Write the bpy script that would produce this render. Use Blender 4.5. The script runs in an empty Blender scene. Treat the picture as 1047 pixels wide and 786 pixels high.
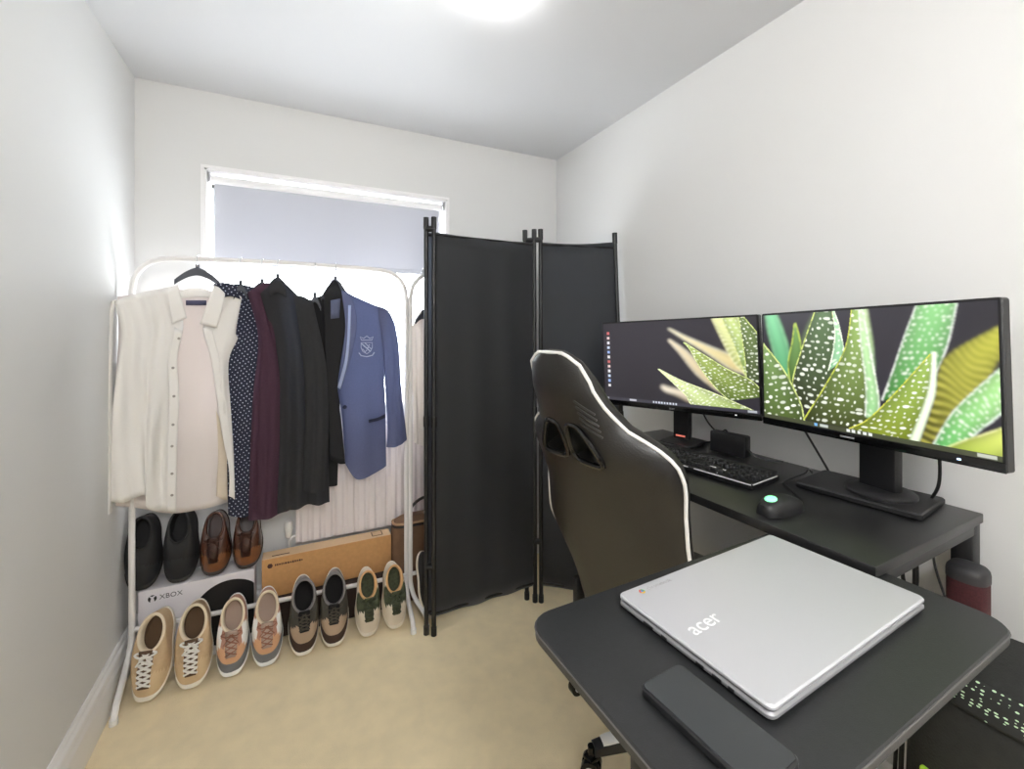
import bpy, bmesh, math, random
import numpy as np
from mathutils import Vector, Matrix, Euler
random.seed(7)
PI = math.pi
D = bpy.data
COL = bpy.context.scene.collection
SC = bpy.context.scene

# ------------------------------------------------------------------ camera, light, exposure
CAMH = 1.354
FPX = 451.0
YAW = math.atan(221 / 451.0)
cam = D.cameras.new('camera'); cam.sensor_fit = 'HORIZONTAL'; cam.sensor_width = 36.0
cam.lens = 36.0 * FPX / 1047.0
cam.shift_y = -(393.0 - 336.0) / 1047.0
cam.clip_start = 0.02
camo = D.objects.new('camera', cam); COL.objects.link(camo)
camo.location = (0, 0, CAMH); camo.rotation_euler = (PI / 2, 0, -YAW)
SC.camera = camo
SKY_COLOR = (0.93, 0.965, 1.0); SKY = 17.5
LAMP = 42.0; LAMP_FILL = 62.0  # second value drives the unseen lamp added behind the camera
LAMP_COLOR = (1.0, 0.985, 0.965)
SC.view_settings.view_transform = 'Standard'; SC.view_settings.look = 'None'
SC.view_settings.gamma = 1.0; SC.view_settings.use_curve_mapping = False
SC.view_settings.exposure = 0.17
w = D.worlds.new('sky'); SC.world = w; w.use_nodes = True
w.node_tree.nodes['Background'].inputs[0].default_value = (*SKY_COLOR, 1)
w.node_tree.nodes['Background'].inputs[1].default_value = SKY
pl = D.lights.new('window_portal', 'AREA'); pl.shape = 'RECTANGLE'; pl.size = 1.08; pl.size_y = 1.1
pl.cycles.is_portal = True
plo = D.objects.new('window_portal', pl); COL.objects.link(plo)
plo.location = (0.19, 2.60, 1.52); plo.rotation_euler = (-PI / 2, 0, 0)

CC, SS = math.cos(YAW), math.sin(YAW)
def ray(u, v):
    r = (u - 523.5) / FPX; up = (336.0 - v) / FPX
    return r * CC + SS, CC - r * SS, up
def onZ(u, v, z):
    d = ray(u, v); t = (z - CAMH) / d[2]; return Vector((d[0] * t, d[1] * t, z))
def onP(u, v, pl):                       # pl = (x0, y0, slope): the upright plane y = y0 + slope (x - x0)
    d = ray(u, v); t = (pl[1] - pl[2] * pl[0]) / (d[1] - pl[2] * d[0])
    return Vector((d[0] * t, d[1] * t, CAMH + d[2] * t))

# ------------------------------------------------------------------ materials
MATS = {}
def srgb(r, g, b):
    f = lambda c: (c / 255 / 12.92) if c / 255 <= 0.04045 else ((c / 255 + 0.055) / 1.055) ** 2.4
    return (f(r), f(g), f(b))
def mat(name, col, rough=0.5, metal=0.0, noise=0.0, nscale=40.0, bump=0.0, bscale=200.0, spec=0.5,
        transl=0.0, tcol=None, emit=None, estr=0.0, coat=0.0, sheen=0.0):
    if name in MATS: return MATS[name]
    m = D.materials.new(name); m.use_nodes = True; nt = m.node_tree; N = nt.nodes; L = nt.links
    b = N['Principled BSDF']
    b.inputs['Base Color'].default_value = (*col, 1); b.inputs['Roughness'].default_value = rough
    b.inputs['Metallic'].default_value = metal; b.inputs['Specular IOR Level'].default_value = spec
    b.inputs['Coat Weight'].default_value = coat; b.inputs['Sheen Weight'].default_value = sheen
    if emit:
        b.inputs['Emission Color'].default_value = (*emit, 1); b.inputs['Emission Strength'].default_value = estr
    tc = N.new('ShaderNodeTexCoord')
    if noise > 0:
        n = N.new('ShaderNodeTexNoise'); n.inputs['Scale'].default_value = nscale; n.inputs['Detail'].default_value = 6
        L.new(tc.outputs['Object'], n.inputs['Vector'])
        r = N.new('ShaderNodeMapRange'); r.inputs[1].default_value = .3; r.inputs[2].default_value = .7
        r.inputs[3].default_value = 1 - noise; r.inputs[4].default_value = 1 + noise
        L.new(n.outputs[0], r.inputs[0])
        mx = N.new('ShaderNodeMix'); mx.data_type = 'RGBA'; mx.blend_type = 'MULTIPLY'; mx.inputs[0].default_value = 1
        mx.inputs[6].default_value = (*col, 1); L.new(r.outputs[0], mx.inputs[7]); L.new(mx.outputs[2], b.inputs['Base Color'])
    if bump > 0:
        n2 = N.new('ShaderNodeTexNoise'); n2.inputs['Scale'].default_value = bscale; n2.inputs['Detail'].default_value = 4
        L.new(tc.outputs['Object'], n2.inputs['Vector'])
        bp = N.new('ShaderNodeBump'); bp.inputs['Strength'].default_value = bump; bp.inputs['Distance'].default_value = 0.004
        L.new(n2.outputs[0], bp.inputs['Height']); L.new(bp.outputs[0], b.inputs['Normal'])
    if transl > 0:
        t = N.new('ShaderNodeBsdfTranslucent'); t.inputs[0].default_value = (*(tcol or col), 1)
        mx2 = N.new('ShaderNodeMixShader'); mx2.inputs[0].default_value = transl
        L.new(b.outputs[0], mx2.inputs[1]); L.new(t.outputs[0], mx2.inputs[2])
        L.new(mx2.outputs[0], N['Material Output'].inputs[0])
    MATS[name] = m
    return m

def dots_mat():
    m = mat('navy polka dot cotton', srgb(34, 38, 58), .8, transl=.12)
    nt = m.node_tree; N = nt.nodes; L = nt.links; b = N['Principled BSDF']
    tc = N.new('ShaderNodeTexCoord'); mp = N.new('ShaderNodeMapping'); mp.inputs['Scale'].default_value = (1, 0.0, 1)
    mp.inputs['Rotation'].default_value = (0, .6, 0)
    v = N.new('ShaderNodeTexVoronoi'); v.inputs['Scale'].default_value = 70; v.inputs['Randomness'].default_value = 0.12
    L.new(tc.outputs['Object'], mp.inputs[0]); L.new(mp.outputs[0], v.inputs['Vector'])
    lt = N.new('ShaderNodeMath'); lt.operation = 'LESS_THAN'; lt.inputs[1].default_value = 0.17; L.new(v.outputs['Distance'], lt.inputs[0])
    mx = N.new('ShaderNodeMix'); mx.data_type = 'RGBA'; L.new(lt.outputs[0], mx.inputs[0])
    mx.inputs[6].default_value = (*srgb(34, 38, 58), 1); mx.inputs[7].default_value = (*srgb(205, 212, 232), 1)
    L.new(mx.outputs[2], b.inputs['Base Color']); return m

WALL = mat('matt off white wall paint', srgb(226, 226, 225), .75, bump=.05, bscale=300)
CEIL = mat('white satin ceiling paint', srgb(218, 219, 222), .36, bump=.02, bscale=160, spec=.55)
TRIM = mat('white gloss trim paint', srgb(246, 245, 245), .35)
CARPET = mat('beige short pile carpet', srgb(250, 231, 190), .95, noise=.05, nscale=14, bump=.6, bscale=420, sheen=.2)
WHITE_METAL = mat('white powder coated steel', srgb(235, 232, 230), .35)
BLACK_METAL = mat('black powder coated steel', srgb(26, 26, 28), .38)
BLACK_PLASTIC = mat('black plastic', srgb(24, 24, 26), .42)
BLACK_GLOSS = mat('glossy black plastic', srgb(14, 14, 15), .15)
DARK_PLASTIC = mat('dark grey plastic', srgb(46, 46, 48), .5)
CHROME = mat('chrome', (.75, .75, .77), .2, 1.0)
DIVIDER = mat('black woven divider fabric', srgb(35, 36, 39), .62, noise=.12, nscale=25, bump=.25, bscale=900, transl=.3, tcol=(.46, .50, .58), sheen=.3)  # pale bluish transmitted tint imitates the bloom around the window
DESK = mat('black wood grain laminate', srgb(32, 32, 33), .33, noise=.10, nscale=60, bump=.05, bscale=500)
TABLE = mat('black textured table laminate', srgb(37, 38, 39), .36, noise=.10, nscale=120, bump=.10, bscale=700)
LEATHER = mat('black faux leather', srgb(29, 27, 25), .36, bump=.18, bscale=260)
PIPING = mat('white piping', srgb(238, 236, 232), .5)
WHITE_PLASTIC = mat('white plastic', srgb(238, 236, 232), .4)
SILVER = mat('brushed silver lid', srgb(204, 204, 208), .38, .35, bump=.01)
SILVER_D = mat('grey laptop base', srgb(150, 150, 153), .4, .4)
COTTON = mat('white cotton', srgb(251, 248, 244), .85, transl=.16, bump=.12, bscale=160)
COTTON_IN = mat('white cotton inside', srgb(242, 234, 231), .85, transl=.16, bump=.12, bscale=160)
POLKA = dots_mat()
MAROON = mat('dark plum knit', srgb(74, 46, 62), .9, noise=.15, nscale=160, bump=.3, bscale=400, transl=.2, tcol=(.3, .24, .34))  # transmitted tint lifted to imitate the window glow
CHARCOAL = mat('charcoal brushed cotton', srgb(46, 46, 48), .9, noise=.12, nscale=90, bump=.2, bscale=300, transl=.2, tcol=(.25, .28, .36))  # transmitted tint bluer than the cloth, imitating the window glow
BLACKCLOTH = mat('black cotton', srgb(27, 27, 30), .9, bump=.2, bscale=300, transl=.04)
NAVYWOOL = mat('blue grey blazer wool', srgb(94, 100, 134), .85, noise=.08, nscale=200, bump=.2, bscale=500, transl=.22, tcol=(.26, .31, .46))  # base colour lifted and transmitted tint blued to take in the window haze
NAVYLAPEL = mat('blazer lapel wool', srgb(104, 111, 148), .8, bump=.2, bscale=500, transl=.2, tcol=(.26, .31, .46))  # carries the same haze tint as the blazer wool
NAVYDARK = mat('blazer trim', srgb(38, 42, 66), .8)
EMBROID = mat('silver embroidery', srgb(186, 192, 210), .6)
LIGHTLINE = mat('pale lining edge', srgb(176, 190, 226), .6, transl=.2)
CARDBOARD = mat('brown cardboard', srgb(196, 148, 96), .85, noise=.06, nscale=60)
CARD_TOP_LIT = mat('cardboard top paled by light', srgb(222, 190, 152), .8)  # paler than the carton: light falling on its top is in the colour
PRINT = mat('dark print', srgb(70, 40, 32), .8)
BOXWHITE = mat('white printed card', srgb(228, 224, 228), .45)
INK = mat('black ink', srgb(18, 18, 20), .5)
GREYINK = mat('grey ink', srgb(70, 70, 74), .6)
DARKBOX = mat('dark brown shoe box card', srgb(52, 38, 32), .85)
BLIND = mat('light grey blackout blind fabric', srgb(196, 197, 203), .8, transl=.18)
RAD = mat('white radiator enamel', srgb(236, 228, 228), .35)
WIRE = mat('black cable rubber', srgb(16, 16, 17), .5)
BROWNBAG = mat('brown canvas bag', srgb(112, 84, 62), .8, noise=.12, nscale=30, bump=.2, bscale=200)
TANTRIM = mat('tan leather trim', srgb(176, 142, 108), .55)
BLACKTRIM = mat('black leather trim', srgb(30, 26, 24), .5)

# ------------------------------------------------------------------ geometry helpers
def new(): return bmesh.new()
def xform(bm, verts, M):
    bmesh.ops.transform(bm, matrix=M, verts=verts)
def box(bm, c, s, bev=0.0, rot=None, seg=2):
    r = bmesh.ops.create_cube(bm, size=1.0); vs = r['verts']
    bmesh.ops.scale(bm, vec=s, verts=vs)
    if bev > 0:
        es = list({e for v in vs for e in v.link_edges})
        rr = bmesh.ops.bevel(bm, geom=es, offset=bev, segments=seg, profile=.5, affect='EDGES')
        vs = list({v for f in rr['faces'] for v in f.verts} | {v for v in vs if v.is_valid})
    M = Matrix.Translation(c)
    if rot is not None: M = M @ (rot.to_matrix().to_4x4() if isinstance(rot, Euler) else rot)
    xform(bm, vs, M); return vs
def frame_of(d):
    d = d.normalized(); a = Vector((0, 0, 1)) if abs(d.z) < .9 else Vector((1, 0, 0))
    x = d.cross(a).normalized(); y = d.cross(x).normalized(); return x, y
def tube(bm, pts, r, seg=8, caps=True, closed=False):
    pts = [Vector(p) for p in pts]; n = len(pts); rings = []; px = None
    for i, p in enumerate(pts):
        a = pts[(i - 1) % n] if (closed or i > 0) else p; b = pts[(i + 1) % n] if (closed or i < n - 1) else p
        d = (b - a); d = d.normalized() if d.length > 1e-9 else Vector((0, 0, 1))
        if px is None: x, y = frame_of(d)
        else:
            x = (px - d * px.dot(d)); x = x.normalized() if x.length > 1e-6 else frame_of(d)[0]
            y = d.cross(x)
        px = x
        rr = r[i] if isinstance(r, (list, tuple)) else r
        rings.append([bm.verts.new(p + (x * math.cos(2 * PI * k / seg) + y * math.sin(2 * PI * k / seg)) * rr) for k in range(seg)])
    loft(bm, rings, True, caps and not closed, closed)
def loft(bm, rings, wrap=True, caps=True, ringwrap=False):
    m = len(rings[0]); R = len(rings)
    for i in range(R if ringwrap else R - 1):
        A, B = rings[i], rings[(i + 1) % R]
        for k in range(m if wrap else m - 1):
            try: bm.faces.new((A[k], A[(k + 1) % m], B[(k + 1) % m], B[k]))
            except ValueError: pass
    if caps:
        try: bm.faces.new(list(reversed(rings[0]))); bm.faces.new(rings[-1])
        except ValueError: pass
def cyl(bm, p0, p1, r, r1=None, seg=20):
    tube(bm, [p0, p1], [r, r if r1 is None else r1], seg)
def lathe(bm, prof, c=(0, 0, 0), seg=24, M=None):
    rings = []
    M = M or Matrix.Identity(4)
    for (r, z) in prof:
        rings.append([bm.verts.new(Vector(c) + (M @ Vector((r * math.cos(2 * PI * k / seg), r * math.sin(2 * PI * k / seg), z)))) for k in range(seg)])
    loft(bm, rings, True, True)
def smooth_pts(pts, n=8, closed=False):
    P = [Vector(p) for p in pts]; out = []; m = len(P)
    if m < 3: return P
    for i in range(m if closed else m - 1):
        p0 = P[(i - 1) % m] if (closed or i > 0) else P[0] * 2 - P[1]
        p1, p2 = P[i], P[(i + 1) % m]
        p3 = P[(i + 2) % m] if (closed or i < m - 2) else P[-1] * 2 - P[-2]
        for k in range(n):
            t = k / n
            out.append(.5 * ((2 * p1) + (p2 - p0) * t + (2 * p0 - 5 * p1 + 4 * p2 - p3) * t * t + (3 * p1 - p0 - 3 * p2 + p3) * t ** 3))
    if not closed: out.append(P[-1])
    return out
def resample(pts, n):
    P = [Vector(p) for p in pts]; L = [0.0]
    for a, b in zip(P, P[1:]): L.append(L[-1] + (b - a).length)
    out = []
    for i in range(n):
        t = L[-1] * i / (n - 1); j = 0
        while j < len(L) - 2 and L[j + 1] < t: j += 1
        d = L[j + 1] - L[j]; out.append(P[j].lerp(P[j + 1], (t - L[j]) / d if d > 0 else 0))
    return out
def prism(bm, poly, axis_vec, M=None):
    M = M or Matrix.Identity(4)
    a = [bm.verts.new(M @ Vector(p)) for p in poly]; b = [bm.verts.new(M @ (Vector(p) + Vector(axis_vec))) for p in poly]
    n = len(a)
    for i in range(n): bm.faces.new((a[i], a[(i + 1) % n], b[(i + 1) % n], b[i]))
    bm.faces.new(list(reversed(a))); bm.faces.new(b)
def rrect(w, h, r, seg=6, cx=0, cy=0):
    out = []
    for (sx, sy, a0) in ((1, 1, 0), (-1, 1, PI / 2), (-1, -1, PI), (1, -1, 3 * PI / 2)):
        for k in range(seg + 1):
            a = a0 + PI / 2 * k / seg
            out.append((cx + sx * (w / 2 - r) + r * math.cos(a), cy + sy * (h / 2 - r) + r * math.sin(a)))
    return out
def slab(bm, w, h, r, z0, z1, bev=0.0, M=None):
    M = M or Matrix.Identity(4); rings = []
    for (z, o) in ([(z0, 0), (z1, 0)] if bev == 0 else [(z0, bev), (z0 + bev, 0), (z1 - bev, 0), (z1, bev)]):
        rings.append([bm.verts.new(M @ Vector((x, y, z))) for x, y in rrect(w - 2 * o, h - 2 * o, max(r - o, .0008))])
    loft(bm, rings, True, True)

def thing(name, label, cat, loc=(0, 0, 0), rot=(0, 0, 0), group=None):
    o = D.objects.new(name, None); COL.objects.link(o); o.empty_display_size = .05
    o.location = loc; o.rotation_euler = rot; o['label'] = label; o['category'] = cat
    if group: o['group'] = group
    return o
def tag(o, label, cat, group=None):
    o['label'] = label; o['category'] = cat
    if group: o['group'] = group
    return o
def top_of(o):
    M = Matrix.Identity(4)
    while o is not None: M = o.matrix_basis @ M; o = o.parent
    return M
def obj(name, bm, m, parent=None, world=False, smooth=True, angle=35, label=None, solid=0.0, subd=0, bevel=0.0, soff=0.0):
    if world and parent is not None:
        bmesh.ops.transform(bm, matrix=top_of(parent).inverted(), verts=bm.verts[:])
    loc = Vector((0, 0, 0))
    if parent is None:
        vs = [v.co for v in bm.verts]
        loc = Vector(((min(v.x for v in vs) + max(v.x for v in vs)) / 2, (min(v.y for v in vs) + max(v.y for v in vs)) / 2, min(v.z for v in vs)))
        bmesh.ops.translate(bm, vec=-loc, verts=bm.verts[:])
    bmesh.ops.recalc_face_normals(bm, faces=bm.faces[:])
    me = D.meshes.new(name); bm.to_mesh(me); bm.free()
    for mm in (m if isinstance(m, (list, tuple)) else [m]): me.materials.append(mm)
    if smooth:
        me.polygons.foreach_set('use_smooth', [True] * len(me.polygons))
        me.set_sharp_from_angle(angle=math.radians(angle))
    o = D.objects.new(name, me); COL.objects.link(o); o.parent = parent; o.location = loc
    if label: o['label'] = label
    if solid:
        s = o.modifiers.new('solid', 'SOLIDIFY'); s.thickness = solid; s.offset = soff
    if bevel:
        b = o.modifiers.new('bevel', 'BEVEL'); b.width = bevel; b.segments = 2; b.limit_method = 'ANGLE'
    if subd:
        s = o.modifiers.new('sub', 'SUBSURF'); s.levels = subd; s.render_levels = subd
    return o
def struct(o): o['kind'] = 'structure'; return o
def text_bm(s, size, M, ext=0.0004, shear=0.0, spacing=1.0):
    cu = D.curves.new('t', 'FONT'); cu.body = s; cu.size = size; cu.extrude = ext; cu.align_x = 'CENTER'; cu.align_y = 'CENTER'
    cu.shear = shear; cu.space_character = spacing
    o = D.objects.new('t', cu); COL.objects.link(o)
    dg = bpy.context.evaluated_depsgraph_get(); me = D.meshes.new_from_object(o.evaluated_get(dg))
    bm = new(); bm.from_mesh(me); bmesh.ops.transform(bm, matrix=M, verts=bm.verts[:])
    D.objects.remove(o); D.curves.remove(cu); D.meshes.remove(me); return bm
def copy_tree(o, parent=None):
    c = o.copy(); COL.objects.link(c); c.parent = parent
    for ch in list(o.children): copy_tree(ch, c)
    return c

# ------------------------------------------------------------------ setting
XL, XR, YB, YF, HC = -0.602, 1.452, 2.335, -1.25, 2.398
T = .22
bm = new(); box(bm, ((XL + XR) / 2, (YB + YF) / 2, -.05), (XR - XL + 2 * T, YB - YF + 2 * T, .1)); struct(obj('floor', bm, CARPET, smooth=False))
bm = new(); box(bm, ((XL + XR) / 2, (YB + YF) / 2, HC + .05), (XR - XL + 2 * T, YB - YF + 2 * T, .1)); struct(obj('ceiling', bm, CEIL, smooth=False))
bm = new(); box(bm, (XL - T / 2, (YB + YF) / 2, HC / 2), (T, YB - YF + 2 * T, HC)); struct(obj('wall_left', bm, WALL, smooth=False))
bm = new(); box(bm, (XR + T / 2, (YB + YF) / 2, HC / 2), (T, YB - YF + 2 * T, HC)); struct(obj('wall_right', bm, WALL, smooth=False))
WX0, WX1, WZ0, WZ1 = -.361, .745, .97, 2.061
bm = new()
for (a, b, c, d) in ((XL, WX0, 0, HC), (WX1, XR, 0, HC), (WX0, WX1, 0, WZ0), (WX0, WX1, WZ1, HC)):
    box(bm, ((a + b) / 2, YB + T / 2, (c + d) / 2), (b - a, T, d - c))
struct(obj('wall_back', bm, WALL, smooth=False))
bm = new(); box(bm, ((XL + XR) / 2, YF - T / 2, HC / 2), (XR - XL, T, HC)); struct(obj('wall_front', bm, WALL, smooth=False))
def skirting(name, p0, p1, nrm):
    prof = [(0, 0), (.018, 0), (.018, .105), (.013, .118), (.013, .128), (.017, .134), (.015, .146), (.008, .155), (.008, .163), (.004, .172), (0, .172)]
    bm = new(); ra = [bm.verts.new(Vector(p0) + Vector(nrm) * d + Vector((0, 0, z))) for d, z in prof]
    rb = [bm.verts.new(Vector(p1) + Vector(nrm) * d + Vector((0, 0, z))) for d, z in prof]
    loft(bm, [ra, rb], True, True); struct(obj(name, bm, TRIM, smooth=False))
skirting('baseboard_left', (XL, YF, 0), (XL, YB, 0), (1, 0, 0))
skirting('baseboard_right', (XR, YF, 0), (XR, YB, 0), (-1, 0, 0))
skirting('baseboard_back', (XL, YB, 0), (XR, YB, 0), (0, -1, 0))
# window: reveal lining, frame, mullion, panes, sill
win = D.objects.new('window_1', None); COL.objects.link(win); win.location = ((WX0 + WX1) / 2, YB + .16, WZ0); struct(win)
bm = new(); fw = .055; yb = YB + .165
for (a, b, c, d) in ((WX0, WX0 + fw, WZ0, WZ1), (WX1 - fw, WX1, WZ0, WZ1), (WX0, WX1, WZ0, WZ0 + fw), (WX0, WX1, WZ1 - fw, WZ1), ((WX0 + WX1) / 2 - .03, (WX0 + WX1) / 2 + .03, WZ0, WZ1)):
    box(bm, ((a + b) / 2, yb, (c + d) / 2), (b - a, .05, d - c), .006)
obj('window_frame', bm, TRIM, win, world=True)
bm = new(); e = .012
for (a, b, c, d) in ((WX0 - e, WX0, WZ0, WZ1 + e), (WX1, WX1 + e, WZ0, WZ1 + e), (WX0, WX1, WZ1, WZ1 + e)):
    box(bm, ((a + b) / 2, YB - .003, (c + d) / 2), (b - a, .012, d - c))
obj('window_bead', bm, TRIM, win, world=True, smooth=False)
bm = new()
box(bm, (WX0 + .004, YB + .07, (WZ0 + WZ1) / 2), (.008, .145, WZ1 - WZ0)); box(bm, (WX1 - .004, YB + .07, (WZ0 + WZ1) / 2), (.008, .145, WZ1 - WZ0))
box(bm, ((WX0 + WX1) / 2, YB + .07, WZ1 - .004), (WX1 - WX0, .145, .008))
obj('window_reveal', bm, TRIM, win, world=True, smooth=False)
bm = new(); box(bm, ((WX0 + WX1) / 2, YB + .05, WZ0 + .002), (WX1 - WX0 - .002, .18, .02), .004); obj('window_sill', bm, TRIM, win, world=True)
gm = D.materials.new('clear window glass'); gm.use_nodes = True; N = gm.node_tree.nodes; L = gm.node_tree.links
for n_ in list(N):
    if n_.type != 'OUTPUT_MATERIAL': N.remove(n_)
ga, gb, gx = N.new('ShaderNodeBsdfTransparent'), N.new('ShaderNodeBsdfGlossy'), N.new('ShaderNodeMixShader')
gb.inputs['Roughness'].default_value = .02; ga.inputs[0].default_value = (.97, .98, .98, 1); gx.inputs[0].default_value = .06
L.new(ga.outputs[0], gx.inputs[1]); L.new(gb.outputs[0], gx.inputs[2]); L.new(gx.outputs[0], [n_ for n_ in N if n_.type == 'OUTPUT_MATERIAL'][0].inputs[0])
for s in (0, 1):
    a = WX0 + fw if s == 0 else (WX0 + WX1) / 2 + .03; b = (WX0 + WX1) / 2 - .03 if s == 0 else WX1 - fw
    bm = new(); box(bm, ((a + b) / 2, yb, (WZ0 + WZ1) / 2), (b - a, .006, WZ1 - WZ0 - 2 * fw)); obj('window_pane', bm, gm, win, world=True, smooth=False)

# roller blind
bl = thing('roller_blind', 'light grey roller blind half lowered in the window recess', 'blind', ((WX0 + WX1) / 2, YB + .045, 1.654))
bm = new(); tube(bm, [(WX0 + .02, YB + .045, 2.025), (WX1 - .02, YB + .045, 2.025)], .02, 16); obj('roller_tube', bm, TRIM, bl, world=True)
bm = new(); box(bm, ((WX0 + WX1) / 2, YB + .040, 1.845), (WX1 - WX0 - .06, .0015, .36)); obj('blind_fabric', bm, BLIND, bl, world=True, smooth=False)
bm = new(); box(bm, ((WX0 + WX1) / 2, YB + .040, 1.660), (WX1 - WX0 - .062, .010, .024), .003); obj('bottom_bar', bm, BLIND, bl, world=True)
for x in (WX0 + .014, WX1 - .014):
    bm = new(); box(bm, (x, YB + .045, 2.028), (.008, .05, .05), .004); box(bm, (x + (.006 if x < 0 else -.006), YB + .02, 2.028), (.006, .014, .03), .002)
    obj('bracket', bm, CHROME, bl, world=True)

# radiator
rd = thing('radiator', 'white fluted panel radiator on the wall under the window', 'radiator', (.35, 2.30, .345))
bm = new(); X0, X1, Z0, Z1 = .0, .74, .352, .86; n = 14
prof = []
pitch = (X1 - X0 - .03) / n
for i in range(n):
    x = X0 + .015 + i * pitch
    prof += [(x, 2.285), (x + pitch * .22, 2.274), (x + pitch * .62, 2.274), (x + pitch * .84, 2.285)]
prof = [(X0, 2.288), (X0, 2.281)] + prof + [(X1, 2.281), (X1, 2.288)]
rings = []
for z, t in ((Z0, 0), (Z0 + .008, 1), (Z1 - .008, 1), (Z1, 0)):
    rings.append([bm.verts.new((x, (y if t else 2.287), z)) for x, y in prof] + [bm.verts.new((X1, 2.292, z)), bm.verts.new((X0, 2.292, z))])
loft(bm, rings, True, True); obj('front_panel', bm, RAD, rd, world=True, angle=20)
bm = new(); box(bm, ((X0 + X1) / 2, 2.318, (Z0 + Z1) / 2), (X1 - X0 - .02, .012, Z1 - Z0), .004)
for x in (X0 + .1, X1 - .1): box(bm, (x, 2.326, .6), (.03, .018, .4))
obj('rear_panel', bm, RAD, rd, world=True)
bm = new(); box(bm, ((X0 + X1) / 2, 2.303, Z1 + .004), (X1 - X0, .044, .012), .003)
for i in range(20): box(bm, (X0 + .03 + i * .0358, 2.303, Z1 + .010), (.02, .03, .004))
obj('top_grille', bm, RAD, rd, world=True)
bm = new(); tube(bm, smooth_pts([(-.03, 2.30, 0), (-.03, 2.30, .33), (-.022, 2.30, .375), (.002, 2.30, .385)], 6), .0075, 10); obj('pipe', bm, WHITE_METAL, rd, world=True)
bm = new(); lathe(bm, [(.012, 0), (.016, .006), (.016, .03), (.019, .034), (.019, .066), (.014, .074), (.002, .075)], (-.03, 2.30, .385)); obj('valve', bm, WHITE_PLASTIC, rd, world=True)

# ceiling lamp just above the picture: canopy, stem and bulb in a glass globe
LX, LY = .548, 1.223
lp = thing('ceiling_lamp', 'ceiling lamp with one bright round globe near the room centre', 'lamp', (LX, LY, 2.315))
bm = new(); lathe(bm, [(.001, 0), (.05, -.002), (.05, -.006), (.02, -.012), (.001, -.013)], (LX, LY, HC)); obj('canopy', bm, WHITE_METAL, lp, world=True)
bm = new(); cyl(bm, (LX, LY, HC - .01), (LX, LY, 2.38), .012); obj('stem', bm, WHITE_METAL, lp, world=True)
bm = new(); bmesh.ops.create_uvsphere(bm, u_segments=24, v_segments=16, radius=.035, matrix=Matrix.Translation((LX, LY, 2.350)))
obj('globe', bm, mat('lit globe', (1, 1, 1), .4, emit=LAMP_COLOR, estr=LAMP), lp, world=True)

# unseen globe lamp added behind the camera to brighten the room
RX, RYY = .12, -.62
lp2 = thing('fill_lamp', 'unseen round globe fill lamp added behind the camera', 'lamp', (RX, RYY, 1.84))
bm = new(); lathe(bm, [(.001, 0), (.05, -.002), (.05, -.02), (.02, -.03), (.001, -.031)], (RX, RYY, HC)); obj('canopy', bm, WHITE_METAL, lp2, world=True)
bm = new(); cyl(bm, (RX, RYY, HC - .03), (RX, RYY, 2.11), .004); obj('cord', bm, WHITE_PLASTIC, lp2, world=True)
bm = new(); bmesh.ops.create_uvsphere(bm, u_segments=32, v_segments=20, radius=.14, matrix=Matrix.Translation((RX, RYY, 1.98)))
obj('globe', bm, mat('fill lamp globe', (1, 1, 1), .6, emit=LAMP_COLOR, estr=LAMP_FILL), lp2, world=True)

# ------------------------------------------------------------------ clothes rails
RY = 2.15
def clothes_rail(label, xa, xb, zl, zr, foot_l, foot_r, ztop=1.636):
    t = thing('clothes_rail', label, 'clothes rail', ((xa + xb) / 2, RY, 0), group=None)
    bm = new(); r = .0105
    pts = [(xa, RY, zl - .04), (xa, RY, 1.44)] + smooth_pts([(xa, RY, 1.50), (xa + .012, RY, 1.56), (xa + .05, RY, 1.608), (xa + .10, RY, 1.627), (xa + .17, RY, ztop - .002)], 5)
    pts += [((xa + xb) / 2, RY, ztop + .003)] + smooth_pts([(xb - .17, RY, ztop - .002), (xb - .10, RY, 1.627), (xb - .05, RY, 1.608), (xb - .012, RY, 1.56), (xb, RY, 1.50)], 5) + [(xb, RY, 1.44), (xb, RY, zr - .04)]
    tube(bm, pts, r, 10); obj('top_bar', bm, WHITE_METAL, t, world=True)
    for x, fx, z in ((xa, foot_l, zl), (xb, foot_r, zr)):
        for yy in (1.955, 2.318):
            bm = new(); d = -1 if yy < RY else 1
            tube(bm, smooth_pts([(x, RY, z + .02), (x, RY + d * .004, z - .04), (x * .7 + fx * .3, RY + d * .05, z - .09), (fx, yy - d * .03, .05), (fx, yy - d * .004, .022), (fx, yy, .004)], 5), .0105, 10)
            lf = obj('leg', bm, WHITE_METAL, t, world=True)
            bm = new(); cyl(bm, (fx, yy, .0), (fx, yy, .02), .013, seg=12); obj('foot_cap', bm, WHITE_PLASTIC, lf, world=True)
    for yy in (RY,):
        bm = new(); tube(bm, [(xa, yy, zl), (xb, yy, zr)], .0095, 10); obj('lower_rail', bm, WHITE_METAL, t, world=True)
    return t
clothes_rail('white tubular clothes rail with the hanging clothes and shoes leaning on its lower bar', -.562, .482, .205, .158, -.560, .470)
clothes_rail('second white clothes rail, only its left post showing beside the black divider', .502, 1.40, .158, .158, .530, 1.39)

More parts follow.
